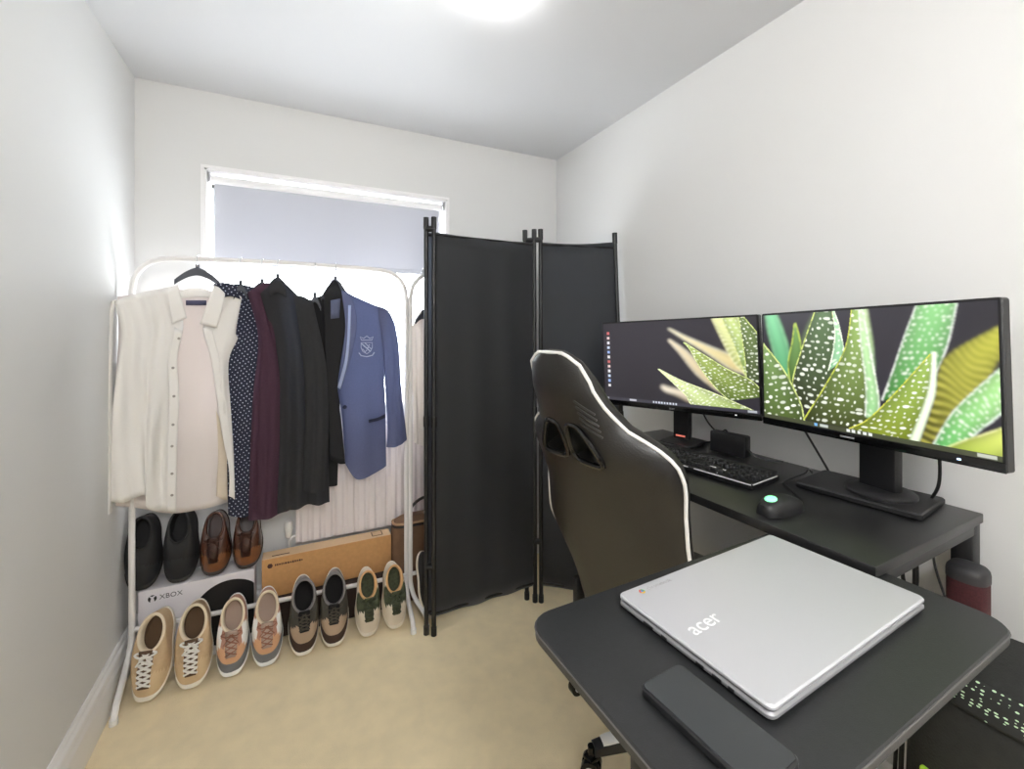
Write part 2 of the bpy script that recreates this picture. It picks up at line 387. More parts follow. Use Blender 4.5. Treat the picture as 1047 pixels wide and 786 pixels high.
# ------------------------------------------------------------------ hanging clothes
def hanger(label, u, plane, w, ztip=1.50, drop=.045, wood=None, hookz=1.636, n=None):
    """hook over the bar at pixel column u, arms along the plane of the garment"""
    d = ray(u, 280); x = d[0] / d[1] * RY; sl = plane[2]
    t = thing('coat_hanger', label, 'hanger', (x, RY, ztip), group=None)
    bm = new(); zt = hookz + .010 + .004
    arc = [(x + .014 * math.sin(a) * .3, RY + .014 * math.cos(a), zt - .014 + .014 * math.sin(a) + .0035) for a in [PI * k / 10 for k in range(-2, 11)]]
    pts = [Vector(p) for p in arc] + [Vector((x, RY - .012, zt - .035)), Vector((x, RY, zt - .055)), Vector((x, RY, ztip + .028))]
    tube(bm, pts, .0019, 6); obj('hook', bm, CHROME, t, world=True)
    bm = new(); top = []; bot = []; m = 18
    for k in range(m + 1):
        s = -1 + 2 * k / m; xx = s * w / 2; zc = ztip + .018 - drop * (abs(s) ** 1.6) * 1.5
        h = .016 * (1 - .35 * abs(s)); top.append((xx, zc + h)); bot.append((xx, zc - h))
    th = Vector((-sl, 1, 0)).normalized() * .012; ax = Vector((1, sl, 0)).normalized()
    poly = [Vector((x, RY, 0)) + ax * a + Vector((0, 0, z)) - th / 2 for a, z in top] + [Vector((x, RY, 0)) + ax * a + Vector((0, 0, z)) - th / 2 for a, z in reversed(bot)]
    A = [bm.verts.new(p) for p in poly]; B = [bm.verts.new(p + th) for p in poly]; q = len(A)
    for i in range(q): bm.faces.new((A[i], A[(i + 1) % q], B[(i + 1) % q], B[i]))
    for k in range(m):
        i0, i1, j0, j1 = k, k + 1, q - 1 - k, q - 2 - k
        bm.faces.new((A[i0], A[j0], A[j1], A[i1])); bm.faces.new((B[i0], B[i1], B[j1], B[j0]))
    cyl(bm, (x, RY, ztip + .02), (x, RY, ztip + .046), .007, seg=10)
    obj('hanger_arms', bm, wood or mat('dark slate hanger wood', srgb(56, 60, 70), .5), t, world=True, bevel=.002)
    return t

def edge_curve(P, n, smooth=True):
    return resample(smooth_pts(P, 6) if smooth and len(P) > 2 else P, n)
def patch(plane, top, bottom, left, right, ns=26, nt=34, dy=None):
    """grid of points filling four edge curves (given in the upright plane), pushed out of it by dy(s, t)"""
    f = lambda P: [onP(u, v, plane) for u, v in P]
    Tc, Bc, Lc, Rc = edge_curve(f(top), ns), edge_curve(f(bottom), ns), edge_curve(f(left), nt), edge_curve(f(right), nt)
    nrm = Vector((plane[2], -1, 0)).normalized()
    c00, c10, c01, c11 = Tc[0], Tc[-1], Bc[0], Bc[-1]; G = []
    for j in range(nt):
        t = j / (nt - 1); row = []
        for i in range(ns):
            s = i / (ns - 1)
            p = Tc[i] * (1 - t) + Bc[i] * t + Lc[j] * (1 - s) + Rc[j] * s - (c00 * (1 - s) * (1 - t) + c10 * s * (1 - t) + c01 * (1 - s) * t + c11 * s * t)
            row.append(p + nrm * (dy(s, t) if dy else 0))
        G.append(row)
    return G
def sheet(name, G, m, parent, solid=.0016, label=None):
    bm = new(); V = [[bm.verts.new(p) for p in row] for row in G]
    for j in range(len(V) - 1):
        for i in range(len(V[0]) - 1): bm.faces.new((V[j][i], V[j][i + 1], V[j + 1][i + 1], V[j + 1][i]))
    return obj(name, bm, m, parent, world=True, angle=60, solid=solid, label=label)
def hollow(name, plane, edges, m, parent, depth=.03, fold=.006, nf=3, ph=0, label=None, ns=26, nt=34, back=None):
    """a hanging body: front and back cloth joined at the sides, open at the hem"""
    fr = lambda s, t: depth * (max(0, math.sin(PI * s)) ** .6) * (.35 + .65 * min(1, t * 2.2)) + fold * math.sin(2 * PI * nf * s + ph + 1.3 * t) * min(1, t * 2) * math.sin(PI * s) ** .5
    bk = lambda s, t: -fr(s, t) * .8
    A = patch(plane, *edges, ns=ns, nt=nt, dy=fr); Bk = patch(plane, *edges, ns=ns, nt=nt, dy=bk)
    bm = new(); rings = []
    for j in range(nt):
        rings.append([bm.verts.new(p) for p in A[j]] + [bm.verts.new(p) for p in reversed(Bk[j][1:-1])])
    loft(bm, rings, True, False)
    a = rings[0]; k = len(a)
    for i in range(ns - 1):                               # close the shoulders
        q = [a[i], a[i + 1], a[(k - i - 1) % k], a[(k - i) % k]]; q = list(dict.fromkeys(q))
        if len(q) > 2:
            try: bm.faces.new(q)
            except ValueError: pass
    return obj(name, bm, m, parent, world=True, angle=60, label=label)

# --- white shirt, worn open on a dark hanger
WP = (-.335, 2.145, .22)
hanger('dark slate hanger holding the open white shirt', 202, WP, .15, ztip=1.566, drop=.032)
t = thing('white_shirt', 'white cotton shirt hanging unbuttoned at the left end of the rail', 'shirt', (-.36, 2.12, .62))
nz = lambda s, t: .006 * math.sin(9 * s + 3 * t) * t
WPf = (-.335, 2.125, .22); WPb = (-.335, 2.185, .22)
sheet('back_panel', patch(WPb, [(120, 303), (150, 299), (181, 296), (205, 300), (222, 296), (234, 299), (246, 303)], [(112, 516), (150, 521), (190, 524), (239, 511)],
      [(120, 303), (121, 345), (117, 400), (111, 470), (112, 516)], [(246, 303), (242, 340), (236, 365), (237, 420), (239, 511)], dy=lambda s, t: .008 * math.sin(14 * s + 2 * t) * t), COTTON_IN, t)
def lf(s, t):
    b = .020 * math.sin(PI * min(1, s * 1.05)) * min(1, .3 + t * 2)
    return b + .010 * math.exp(-((s - .62 - .06 * t) / .10) ** 2) * t - .012 * math.exp(-((s - .78) / .07) ** 2) * min(1, t * 1.5) + .006 * math.sin(15 * s + 7 * t) + .003 * math.sin(31 * s - 9 * t)
sheet('left_front', patch(WPf, [(117, 308), (140, 300), (180, 292)], [(112, 513), (130, 512), (148, 504), (152, 519), (180, 523)],
      [(117, 308), (122, 330), (123, 352), (117, 400), (110, 470), (112, 513)], [(180, 292), (186, 318), (187, 338), (181, 367), (183, 403), (181, 455), (180, 523)], dy=lf), COTTON, t)
def rf(s, t): return .014 * math.sin(PI * s) * min(1, .3 + t * 2) + .005 * math.sin(8 * s + 9 * t)
sheet('right_front', patch(WPf, [(228, 292), (238, 297), (247, 304)], [(237, 508), (239, 509), (240, 510)],
      [(228, 292), (216, 318), (207, 335), (215, 365), (220, 395), (227, 443), (236, 480), (237, 508)], [(247, 304), (241, 340), (244, 346), (234, 372), (236, 420), (239, 470), (240, 510)], ns=14, dy=rf), COTTON, t)
sheet('right_facing', patch((-.335, 2.150, .22), [(221, 420), (226, 430), (232, 440)], [(221, 507), (230, 511), (239, 510)],
      [(221, 420), (223, 460), (221, 507)], [(232, 440), (238, 480), (239, 510)], ns=10, nt=14), mat('cream cotton facing', srgb(238, 226, 208), .85, transl=.25), t)
# plackets, buttons, collar, neck label, sleeves
PLK = (-.335, 2.112, .22)
sheet('placket', patch(PLK, [(178, 334), (182, 336), (187, 338)], [(170, 522), (175, 523), (180, 523)], [(178, 334), (172, 370), (173, 403), (171, 455), (170, 522)],
      [(187, 338), (181, 367), (183, 403), (181, 455), (180, 523)], ns=6, dy=lambda s, t: .012 * math.sin(PI * min(.99, .3 + t)) * .5 + .002 * math.sin(60 * t)), COTTON, t, solid=.002)
sheet('placket', patch(PLK, [(207, 335), (212, 336), (217, 338)], [(234, 507), (236.5, 508), (239, 509)], [(207, 335), (215, 365), (220, 395), (227, 443), (234, 480), (234, 507)],
      [(217, 338), (224, 365), (229, 395), (236, 443), (239, 480), (239, 509)], ns=6, dy=lambda s, t: .003 + .002 * math.sin(50 * t)), COTTON, t, solid=.002)
for (u, v) in ((183, 346), (177, 376), (178, 405), (177, 434), (176, 456), (176, 484), (176, 506)):
    p = onP(u, v, (-.335, 2.100, .22)); bm = new(); lathe(bm, [(.001, 0), (.0045, .0005), (.005, .0016), (.0035, .0022), (.001, .0018)], (0, 0, 0), 12)
    bmesh.ops.transform(bm, matrix=Matrix.Translation(p) @ Euler((PI / 2, 0, 0)).to_matrix().to_4x4(), verts=bm.verts[:]); obj('button', bm, mat('grey shirt button', srgb(172, 166, 160), .3), t, world=True)
COL_P = (-.335, 2.100, .22)
cd = lambda s, t: .006 * math.sin(PI * t) + .004 * (1 - s)
sheet('collar', patch(COL_P, [(171, 299), (177, 293), (182, 291)], [(176, 332), (184, 328), (191, 325)], [(171, 299), (173, 315), (176, 332)], [(182, 291), (185, 303), (191, 325)], ns=8, nt=12, dy=cd), COTTON, t, solid=.002)
sheet('collar', patch(COL_P, [(219, 292), (224, 294), (230, 300)], [(204, 331), (213, 333), (222, 335)], [(219, 292), (211, 312), (204, 331)], [(230, 300), (227, 318), (222, 335)], ns=8, nt=12, dy=cd), COTTON, t, solid=.002)
sheet('collar_stand', patch((-.335, 2.172, .22), [(182, 298), (200, 294), (219, 298)], [(180, 305), (200, 304), (221, 305)], [(182, 298), (181, 302), (180, 305)], [(219, 298), (220, 302), (221, 305)], ns=12, nt=5), COTTON, t, solid=.002)
sheet('neck_label', patch((-.335, 2.168, .22), [(190, 307), (211, 307)], [(190, 312), (211, 312)], [(190, 307), (190, 312)], [(211, 307), (211, 312)], ns=4, nt=3), mat('slate woven label', srgb(84, 84, 112), .7), t, label='slate grey neck label')
hollow('sleeve', (-.335, 2.13, .22), ([(113, 309), (116, 307), (119, 306)], [(107, 522), (111, 524), (115, 523)], [(113, 309), (110, 330), (109, 400), (107, 522)], [(119, 306), (116, 330), (115, 400), (115, 523)]), COTTON, t, depth=.022, fold=.002, ns=10)
hollow('sleeve', (-.335, 2.19, .22), ([(238, 304), (242, 304), (245, 306)], [(226, 500), (232, 501), (238, 500)], [(238, 304), (232, 360), (228, 420), (226, 500)], [(245, 306), (240, 350), (236, 420), (238, 500)]), COTTON_IN, t, depth=.015, fold=.002, ns=10)

# --- navy polka dot shirt
P_ = (-.2, 2.168, .12)
hanger('thin hanger hook above the navy polka dot shirt', 246, P_, .05, ztip=1.51, drop=.03)
t = thing('polka_dot_shirt', 'navy shirt with small white dots between the white shirt and the plum top', 'shirt', (-.19, 2.15, .60))
hollow('shirt_body', P_, ([(218, 290), (234, 291), (249, 291), (272, 298)], [(233, 526), (245, 527), (255, 524), (268, 520)], [(218, 290), (226, 345), (231, 420), (233, 526)], [(272, 298), (274, 400), (268, 520)]), POLKA, t, depth=.028, fold=.007, nf=2)
sheet('collar', patch((-.2, 2.135, .12), [(222, 290), (230, 289), (240, 291)], [(228, 304), (237, 303), (246, 306)], [(222, 290), (225, 297), (228, 304)], [(240, 291), (243, 298), (246, 306)], ns=8, nt=8, dy=cd), POLKA, t, solid=.002)

# --- plum top
P_ = (-.1, 2.135, .10)
hanger('thin hanger hook above the plum knit top', 268, P_, .10, ztip=1.52, drop=.03)
t = thing('knit_top', 'dark plum knitted top hanging between dotted shirt and charcoal shirt', 'top', (-.08, 2.12, .58))
hollow('top_body', P_, ([(253, 299), (263, 293), (274, 289), (292, 296)], [(254, 532), (268, 529), (284, 524), (300, 518)], [(253, 299), (264, 345), (259, 400), (256, 460), (254, 532)], [(292, 296), (296, 400), (300, 518)]), MAROON, t, depth=.03, fold=.011, nf=2, ph=1.2)
hollow('sleeve', (-.1, 2.112, .10), ([(255, 300), (260, 297), (266, 300)], [(262, 522), (272, 524), (283, 519)], [(255, 300), (267, 350), (264, 420), (262, 522)], [(266, 300), (285, 370), (287, 430), (283, 519)]), MAROON, t, depth=.022, fold=.003, ns=14)

# --- charcoal shirt
P_ = (0.0, 2.128, .06)
hanger('dark hanger hook above the peak of the charcoal shirt', 284, P_, .12, ztip=1.545, drop=.05)
t = thing('charcoal_shirt', 'long charcoal shirt hanging in the middle of the rail', 'shirt', (.02, 2.1, .60))
hollow('shirt_body', P_, ([(264, 302), (276, 291), (283, 286), (293, 291), (306, 303), (319, 309)], [(282, 525), (296, 520), (310, 515), (324, 514), (337, 513)], [(264, 302), (281, 360), (284, 440), (282, 525)], [(319, 309), (330, 380), (335, 450), (337, 513)]), CHARCOAL, t, depth=.030, fold=.017, nf=2.5, ph=.4)
hollow('sleeve', (0.0, 2.098, .06), ([(300, 302), (310, 303), (320, 309)], [(309, 500), (322, 503), (334, 500)], [(300, 302), (309, 360), (312, 430), (309, 500)], [(320, 309), (333, 370), (336, 430), (334, 500)]), CHARCOAL, t, depth=.02, fold=.004, ns=14)
sheet('collar', patch((0.0, 2.098, .06), [(275, 293), (283, 286), (292, 292)], [(276, 304), (283, 300), (293, 304)], [(275, 293), (275, 298), (276, 304)], [(292, 292), (293, 298), (293, 304)], ns=10, nt=6, dy=cd), CHARCOAL, t, solid=.002)

# --- black shirt behind it
P_ = (.12, 2.172, .05)
hanger('thin hanger hook above the black shirt, left of the blazer', 322, P_, .05, ztip=1.47, drop=.03)
t = thing('black_shirt', 'black shirt whose square hem corner shows right of the charcoal shirt', 'shirt', (.12, 2.16, .66))
hollow('shirt_body', P_, ([(302, 308), (318, 306), (335, 300), (352, 300)], [(304, 497), (318, 497), (332, 497), (345, 496)], [(302, 308), (304, 400), (304, 497)], [(352, 300), (348, 400), (345, 496)]), BLACKCLOTH, t, depth=.02, fold=.006, nf=2)

# --- blazer with crest
BP = (.25, 2.150, -.05)
hanger('hanger hook above the peaked collar of the blue blazer', 343, BP, .12, ztip=1.545, drop=.05)
t = thing('blazer', 'blue grey school blazer with an embroidered crest at the right end of the rail', 'blazer', (.27, 2.14, .72))
BPF = (.25, 2.128, -.05)
hollow('blazer_body', BP, ([(330, 300), (342, 285), (352, 297), (374, 308), (396, 317)], [(353, 474), (362, 487), (370, 488), (384, 482), (395, 476)], [(330, 300), (338, 350), (345, 396), (350, 430), (353, 474)], [(396, 317), (393, 370), (394, 420), (395, 476)]), NAVYWOOL, t, depth=.024, fold=.003, nf=2)
hollow('sleeve', (.25, 2.150, -.05), ([(384, 312), (396, 317), (404, 331)], [(395, 457), (405, 455), (416, 449)], [(384, 312), (391, 360), (394, 400), (396, 438), (395, 457)], [(404, 331), (408, 356), (411, 404), (414, 430), (416, 449)]), NAVYWOOL, t, depth=.030, fold=.003, ns=16)
sheet('lapel', patch((.25, 2.108, -.05), [(349, 297), (354, 298), (360, 304)], [(347, 393), (348, 394), (349, 395)], [(349, 297), (353, 330), (351, 360), (347, 393)], [(360, 304), (365, 330), (359, 365), (349, 395)], ns=10, nt=24), NAVYLAPEL, t, solid=.003)
sheet('lining_edge', patch((.25, 2.101, -.05), [(356, 312), (359, 312)], [(345, 396), (348, 398)], [(356, 312), (355, 345), (352, 370), (345, 396)], [(359, 312), (358, 345), (355, 372), (348, 398)], ns=4, nt=20), LIGHTLINE, t, solid=.002)
sheet('dark_front', patch((.25, 2.112, -.05), [(331, 301), (342, 286), (349, 297)], [(338, 470), (347, 474), (353, 474)], [(331, 301), (333, 380), (338, 470)], [(349, 297), (353, 335), (345, 396), (349, 430), (353, 474)], ns=12, nt=24), BLACKCLOTH, t, solid=.002, label='dark front and lining inside the blazer')
sheet('inside_label', patch((.25, 2.108, -.05), [(338, 307), (348, 305)], [(338, 326), (347, 325)], [(338, 307), (338, 326)], [(348, 305), (347, 325)], ns=4, nt=4), mat('pale blazer label', srgb(84, 90, 116), .7), t, solid=.002)
sheet('pocket_flap', patch((.25, 2.118, -.05), [(377, 429), (386, 427), (394, 423)], [(377, 432), (386, 430), (394, 427)], [(377, 429), (377, 432)], [(394, 423), (394, 427)], ns=8, nt=4), NAVYDARK, t, solid=.003)
p = onP(352.5, 416, (.25, 2.100, -.05)); bm = new(); lathe(bm, [(.001, 0), (.008, .0005), (.009, .002), (.007, .004), (.001, .0035)], seg=14)
bmesh.ops.transform(bm, matrix=Matrix.Translation(p) @ Euler((PI / 2, 0, 0)).to_matrix().to_4x4(), verts=bm.verts[:]); obj('button', bm, NAVYDARK, t, world=True)
# crest: crown over a shield with a ribbon below, in raised silver thread
cp = onP(375, 354, (.25, 2.112, -.05)); bm = new(); k = .95
def stitch(pts, r=.0016): tube(bm, [cp + Vector((x * k, 0, z * k)) for x, z in pts], r, 6)
stitch([(-.026, .018), (-.026, -.006), (-.018, -.024), (0, -.036), (.018, -.024), (.026, -.006), (.026, .018), (-.026, .018)])
stitch([(-.024, .014), (.016, -.024)], .003); stitch([(-.008, .016), (.022, -.014)], .0022); stitch([(-.02, -.012), (-.004, -.03)], .002)
stitch([(-.024, .030), (-.030, .046), (-.014, .038), (0, .050), (.014, .038), (.030, .046), (.024, .030), (-.024, .030)], .002)
stitch([(-.036, -.030), (-.026, -.044), (0, -.050), (.026, -.044), (.036, -.030)], .0026)
for x, z in ((-.010, 0), (.006, -.006), (.012, .006), (-.002, -.02)): lathe(bm, [(.001, -.003), (.004, 0), (.001, .003)], cp + Vector((x * k, 0, z * k)), 8)
obj('crest', bm, EMBROID, t, world=True)

# --- crumpled pale garment on the second rail
P_ = (.56, 2.16, .35)
hanger('dark hanger holding the crumpled white top beside the divider', 432, P_, .08, ztip=1.40, drop=.02)
t = thing('crumpled_top', 'crumpled white top in the slit between rail posts and black divider', 'top', (.60, 2.15, .98))
hollow('top_body', P_, ([(421, 335), (430, 318), (444, 316), (462, 330)], [(423, 452), (434, 456), (448, 454), (462, 450)], [(421, 335), (422, 400), (423, 452)], [(462, 330), (464, 400), (462, 450)]), mat('crumpled ivory cloth', srgb(232, 226, 222), .85, transl=.2, bump=.5, bscale=40), t, depth=.03, fold=.016, nf=5)

# ------------------------------------------------------------------ shoes
def make_shoe(name, label, cat, L, W, sole_h, hc, upper_mats, region, sole_m, lining_m, lace_m=None, group=None, collar=(.30, .49), tongue_m=None,
              lace_rows=5, toe_p=2.0, ls=.34, midsole=None, high=0.0, cw=.70, closed=False, lace_r=.0028):
    """toe tip at the origin, heel along +y. upper_mats are picked by region(s, x, y)."""
    t = thing(name, label, cat, group=group)
    NS = 44
    def outline(a, k=1.0):                # plan of the sole, a: 0 = toe, counted round
        y = L / 2 - L / 2 * math.cos(a); f = y / L
        wv = W / 2 * (math.sin(PI * min(1, max(0, f)) ** .80) ** .42) * (1.0 - .16 * math.exp(-((f - .62) / .16) ** 2) - .06 * (f > .62) * (f - .62) / .38)
        return (wv * k * (1 if math.sin(a) >= 0 else -1), y)
    cy0, cy1 = L * (1 - collar[1]), L * (1 - .035)
    def colr(a):
        y = (cy0 + cy1) / 2 - (cy1 - cy0) / 2 * math.cos(a)
        return (W / 2 * cw * math.sin(a) * (1.05 if True else 1), y)
    def surf(a, s):
        o = outline(a); c = colr(a); x = o[0] * (1 - s) + c[0] * s; y = o[1] * (1 - s) + c[1] * s
        bulge = math.sin(PI * s) * .10
        x *= 1 + bulge * .5
        fr = .5 + .5 * math.cos(a)        # 1 at the toe
        pw = toe_p * fr + 1.25 * (1 - fr)
        top = hc * (1 - .10 * fr) + high * (1 - fr) * .5
        z = sole_h + (top - sole_h) * (1 - (1 - s) ** pw)
        if fr > .6: y += .0
        return Vector((x, y, z))
    AA = [2 * PI * k / NS for k in range(NS)]
    # sole
    bm = new(); rings = []
    for z, k in ((0.001, .93), (.003, 1.0), (sole_h * .6, 1.03), (sole_h, 1.03), (sole_h + .003, .99)):
        rings.append([])
        for a in AA:
            o = outline(a); cxy = Vector((0, L / 2)); q = cxy + (Vector(o) - cxy) * Vector((1, 1)).length / math.sqrt(2) * k
            spring = .010 * max(0, 1 - o[1] / (L * .22)) ** 2
            rings[-1].append(bm.verts.new((q.x, q.y, z + spring)))
    loft(bm, rings, True, True); so = obj('sole', bm, sole_m, t)
    # upper
    bm = new(); S = [0, .06, .12, .2, .28, .36, .44, .52, .6, .68, .76, .84, .92, 1.0]; rings = []
    for s in S: rings.append([bm.verts.new(surf(a, s)) for a in AA])
    for i in range(len(S) - 1):
        for k in range(NS):
            f = bm.faces.new((rings[i][k], rings[i][(k + 1) % NS], rings[i + 1][(k + 1) % NS], rings[i + 1][k]))
            c = f.calc_center_median(); f.material_index = region((S[i] + S[i + 1]) / 2, c.x / (W / 2), c.y / L)
    # collar roll turning inside, and the inner lining down to the insole
    obj('upper', bm, upper_mats, t, angle=60)
    bm = new(); rr = []
    for (ins, dz) in ((0, 0), (.002, .004), (.006, .005), (.010, .001), (.011, -.012), (.010, -.03)):
        ring = []
        for a in AA:
            c = colr(a); n = Vector((c[0], c[1] - (cy0 + cy1) / 2)); n = n.normalized() if n.length > 0 else Vector((0, 1))
            z = surf(a, 1).z + dz
            ring.append(bm.verts.new((c[0] - n.x * ins, c[1] - n.y * ins, z)))
        rr.append(ring)
    loft(bm, rr, True, False); obj('collar', bm, lining_m, t, angle=80)
    bm = new(); ring0 = [bm.verts.new((colr(a)[0] * .93, colr(a)[1] * .96 + .004, surf(a, 1).z - .02)) for a in AA]
    ring1 = [bm.verts.new((outline(a)[0] * .72, outline(a)[1] * .60 + L * .36, sole_h + .014)) for a in AA]
    loft(bm, [ring0, ring1], True, False); bm.faces.new(ring1); obj('insole', bm, tongue_m or lining_m, t, angle=50)
    if lace_m:
        bm = new(); cen = lambda s: surf(0.0001, s)
        pts = []
        A = [surf(PI * .0 + .0001, s) for s in (.55, .7, .85, 1.0)]
        g = []
        for s, k in ((ls, .8), (ls * .6 + .40, 1), (.76, 1), (.88, 1.05), (1.0, 1.1), (1.06, 1.0)):
            c = cen(min(s, 1)); up = .004 + (.018 if s > 1 else (.006 if s >= 1 else 0)); wv = W * .17 * k
            g.append([bm.verts.new((c.x + wv * q, c.y + (.010 if s > 1 else 0), c.z + up - .004 * abs(q) ** 2)) for q in (-1, -.5, 0, .5, 1)])
        loft(bm, g, False, False); obj('tongue', bm, tongue_m or upper_mats[0], t, solid=.005)
        bm = new(); n = lace_rows
        def lp(s, sg):
            c = cen(s); q = surf(.0001 + sg * .9 * (1.0), min(s + .05, 1)); 
            wv = W * .17; return Vector((sg * wv, c.y + .006, c.z + .0035 - .002))
        for i in range(n):
            s0 = ls + (.96 - ls) * i / n; s1 = ls + (.96 - ls) * (i + 1) / n
            for sg in (-1, 1):
                a, b = lp(s0, sg), lp(s1, -sg); mid = (a + b) / 2 + Vector((0, -.001, .007 if sg > 0 else .0055))
                tube(bm, smooth_pts([a, mid, b], 4), lace_r, 6)
        a = cen(.97) + Vector((0, 0, .010))                # bow
        for sg in (-1, 1):
            tube(bm, smooth_pts([a, a + Vector((sg * .016, -.004, .010)), a + Vector((sg * .034, .006, .004)), a + Vector((sg * .018, .010, .002)), a], 5), lace_r * .85, 6)
            tube(bm, smooth_pts([a, a + Vector((sg * .012, -.014, .006)), a + Vector((sg * .026, -.03, -.004))], 5), lace_r * .8, 6)
        obj('laces', bm, lace_m, t)
    return t
def place_pair(sh, spots):
    """second shoe is a mirrored copy of the first, each part copied with it"""
    o = copy_tree(sh)
    for q, (x, y, z, tilt, yaw, roll) in zip((sh, o), spots):
        q.location = (x, y, z); q.rotation_euler = (Matrix.Rotation(yaw, 3, 'Z') @ Matrix.Rotation(tilt, 3, 'X') @ Matrix.Rotation(roll, 3, 'Y')).to_euler()
    return o
R = math.radians
sole_white = mat('off white rubber sole', srgb(236, 228, 212), .6)
beige = mat('beige suede', srgb(196, 168, 132), .9, noise=.06, nscale=60); beige_t = mat('pale beige toe', srgb(210, 184, 146), .9)
lace_w = mat('white laces', srgb(240, 238, 232), .8); lin_cream = mat('cream padded lining', srgb(232, 216, 190), .85); dark_in = mat('brown insole', srgb(96, 74, 54), .9)
sh = make_shoe('beige_sneaker', 'beige low sneaker with thick white laces, leftmost shoe on the floor', 'shoe', .285, .122, .022, .092, [beige, beige_t], lambda s, x, y: 1 if (y < .30 and s < .62) else 0,
               sole_white, lin_cream, lace_w, group='beige sneakers with white laces', tongue_m=dark_in, lace_rows=6, toe_p=3.0, ls=.26, lace_r=.0042)
SY = 2.036
o = place_pair(sh, [(-.484, SY, .002, R(63), R(-13), R(0)), (-.352, SY, .002, R(63), R(-1), 0)])
o['label'] = 'beige low sneaker with thick white laces, second shoe from the left on the floor'
greyblue = mat('slate grey suede', srgb(118, 120, 124), .9); tanpink = mat('tan pink suede', srgb(206, 160, 124), .9); rose = mat('dusty rose mesh', srgb(176, 132, 112), .85)
rose_in = mat('taupe insole', srgb(176, 154, 140), .9); lace_tan = mat('tan cord laces', srgb(150, 104, 84), .8)
def reg2(s, x, y):
    if s < .30 and y < .62: return 1
    if y < .36: return 2
    if .30 < y < .64 and abs(x) > .60: return 3
    return 0
sh = make_shoe('tan_sneaker', 'tan and slate grey sneaker with cream collar, third shoe from the left', 'shoe', .275, .114, .022, .090, [rose, greyblue, tanpink, mat('white side stripe', srgb(232, 230, 226), .6)], reg2,
               mat('white cup sole', srgb(238, 236, 232), .5), lin_cream, lace_tan, group='tan and slate sneakers', tongue_m=rose_in, lace_rows=4, toe_p=3.0, ls=.44, lace_r=.0024)
o = place_pair(sh, [(-.224, SY, .002, R(63), R(-2), 0), (-.104, SY, .002, R(64), R(2), 0)])
o['label'] = 'tan and slate grey sneaker just left of the dark high tops'
dkgreen = mat('dark olive brown leather', srgb(58, 54, 46), .7); greyt = mat('warm grey nubuck toe', srgb(168, 146, 124), .9)
dkbr = mat('dark brown suede', srgb(66, 48, 40), .85); grey_lin = mat('grey padded collar', srgb(128, 124, 124), .85)
def reg3(s, x, y):
    if s < .26 and y < .55: return 1
    if y < .37: return 2
    if y > .80: return 3
    return 0
sh = make_shoe('high_top_sneaker', 'dark high top sneaker with grey toe, left shoe of its pair', 'shoe', .290, .116, .024, .115, [dkgreen, dkbr, greyt, mat('pale grey heel', srgb(140, 134, 130), .8)], reg3,
               sole_white, grey_lin, mat('dark olive laces', srgb(70, 64, 54), .8), group='dark high top sneakers', tongue_m=mat('black shoe lining', srgb(24, 22, 22), .9), lace_rows=5, toe_p=3.0, ls=.56, high=.03, cw=.76, lace_r=.0026)
o = place_pair(sh, [(.030, SY, .002, R(64), R(2), 0), (.148, SY, .002, R(65), R(-5), 0)])
o['label'] = 'dark high top sneaker with grey toe, nearer the green trimmed trainers'
offw = mat('off white canvas', srgb(214, 202, 184), .85); olive = mat('dark green camouflage trim', srgb(62, 68, 46), .8, noise=.5, nscale=70)
tan_l = mat('tan orange lining', srgb(216, 172, 122), .85)
def reg4(s, x, y):
    if y > .36 and y < .66 and s > .34: return 1
    return 0
sh = make_shoe('white_trainer', 'off white trainer with dark green lacing, left of its pair beside the high tops', 'shoe', .265, .108, .026, .088, [offw, olive], reg4,
               mat('white trainer sole', srgb(232, 222, 206), .6), tan_l, mat('dark green laces', srgb(60, 66, 48), .8), group='off white trainers with green lacing', tongue_m=olive, lace_rows=4, toe_p=3.2, ls=.40, lace_r=.0034)
o = place_pair(sh, [(.288, SY, .002, R(65), R(-1), 0), (.404, SY, .002, R(66), R(1), 0)])
o['label'] = 'off white trainer with dark green lacing, beside the right post of the rail'
blk = mat('black suede', srgb(26, 26, 28), .7); blk2 = mat('black toe', srgb(34, 36, 40), .5)
sh = make_shoe('black_shoe', 'black shoe standing on its toe on the white box beside the left post', 'shoe', .275, .122, .016, .105, [blk, blk2], lambda s, x, y: 1 if y < .3 else 0,
               mat('black sole edge', srgb(40, 38, 36), .6), blk, None, group='black shoes on the white box', toe_p=2.2, high=.02, cw=.6)
o = place_pair(sh, [(-.545, 2.210, .327, R(68), R(-1), 0), (-.423, 2.210, .327, R(68), R(-4), 0)])
o['label'] = 'black shoe standing on its toe on the white box beside the brown leather shoes'
brn = mat('polished brown leather', srgb(74, 42, 30), .22, coat=.4, noise=.15, nscale=30); brt = mat('lighter tan brown toe', srgb(122, 76, 46), .25, coat=.4, noise=.12, nscale=40)
sh = make_shoe('brown_leather_shoe', 'polished brown leather shoe on the white box beside the black shoes', 'shoe', .250, .114, .016, .095, [brn, brt], lambda s, x, y: 1 if y < .30 else 0,
               mat('dark brown sole', srgb(40, 28, 22), .5), brn, mat('brown waxed laces', srgb(70, 38, 24), .5), group='brown leather shoes', tongue_m=mat('deep brown lining', srgb(52, 26, 20), .3), toe_p=2.3, high=.01, lace_rows=3, cw=.62, lace_r=.0018)
o = place_pair(sh, [(-.304, 2.206, .327, R(66), R(-3), 0), (-.188, 2.208, .327, R(66), R(-3), 0)])
o['label'] = 'polished brown leather shoe on the right end of the white box'
sh = make_shoe('black_trainer', 'black trainer with white sole behind the foot of the black divider', 'shoe', .285, .100, .026, .098, [blk], lambda s, x, y: 0, sole_white, blk, mat('black laces', srgb(30, 30, 32), .8), tongue_m=blk, toe_p=2.1)
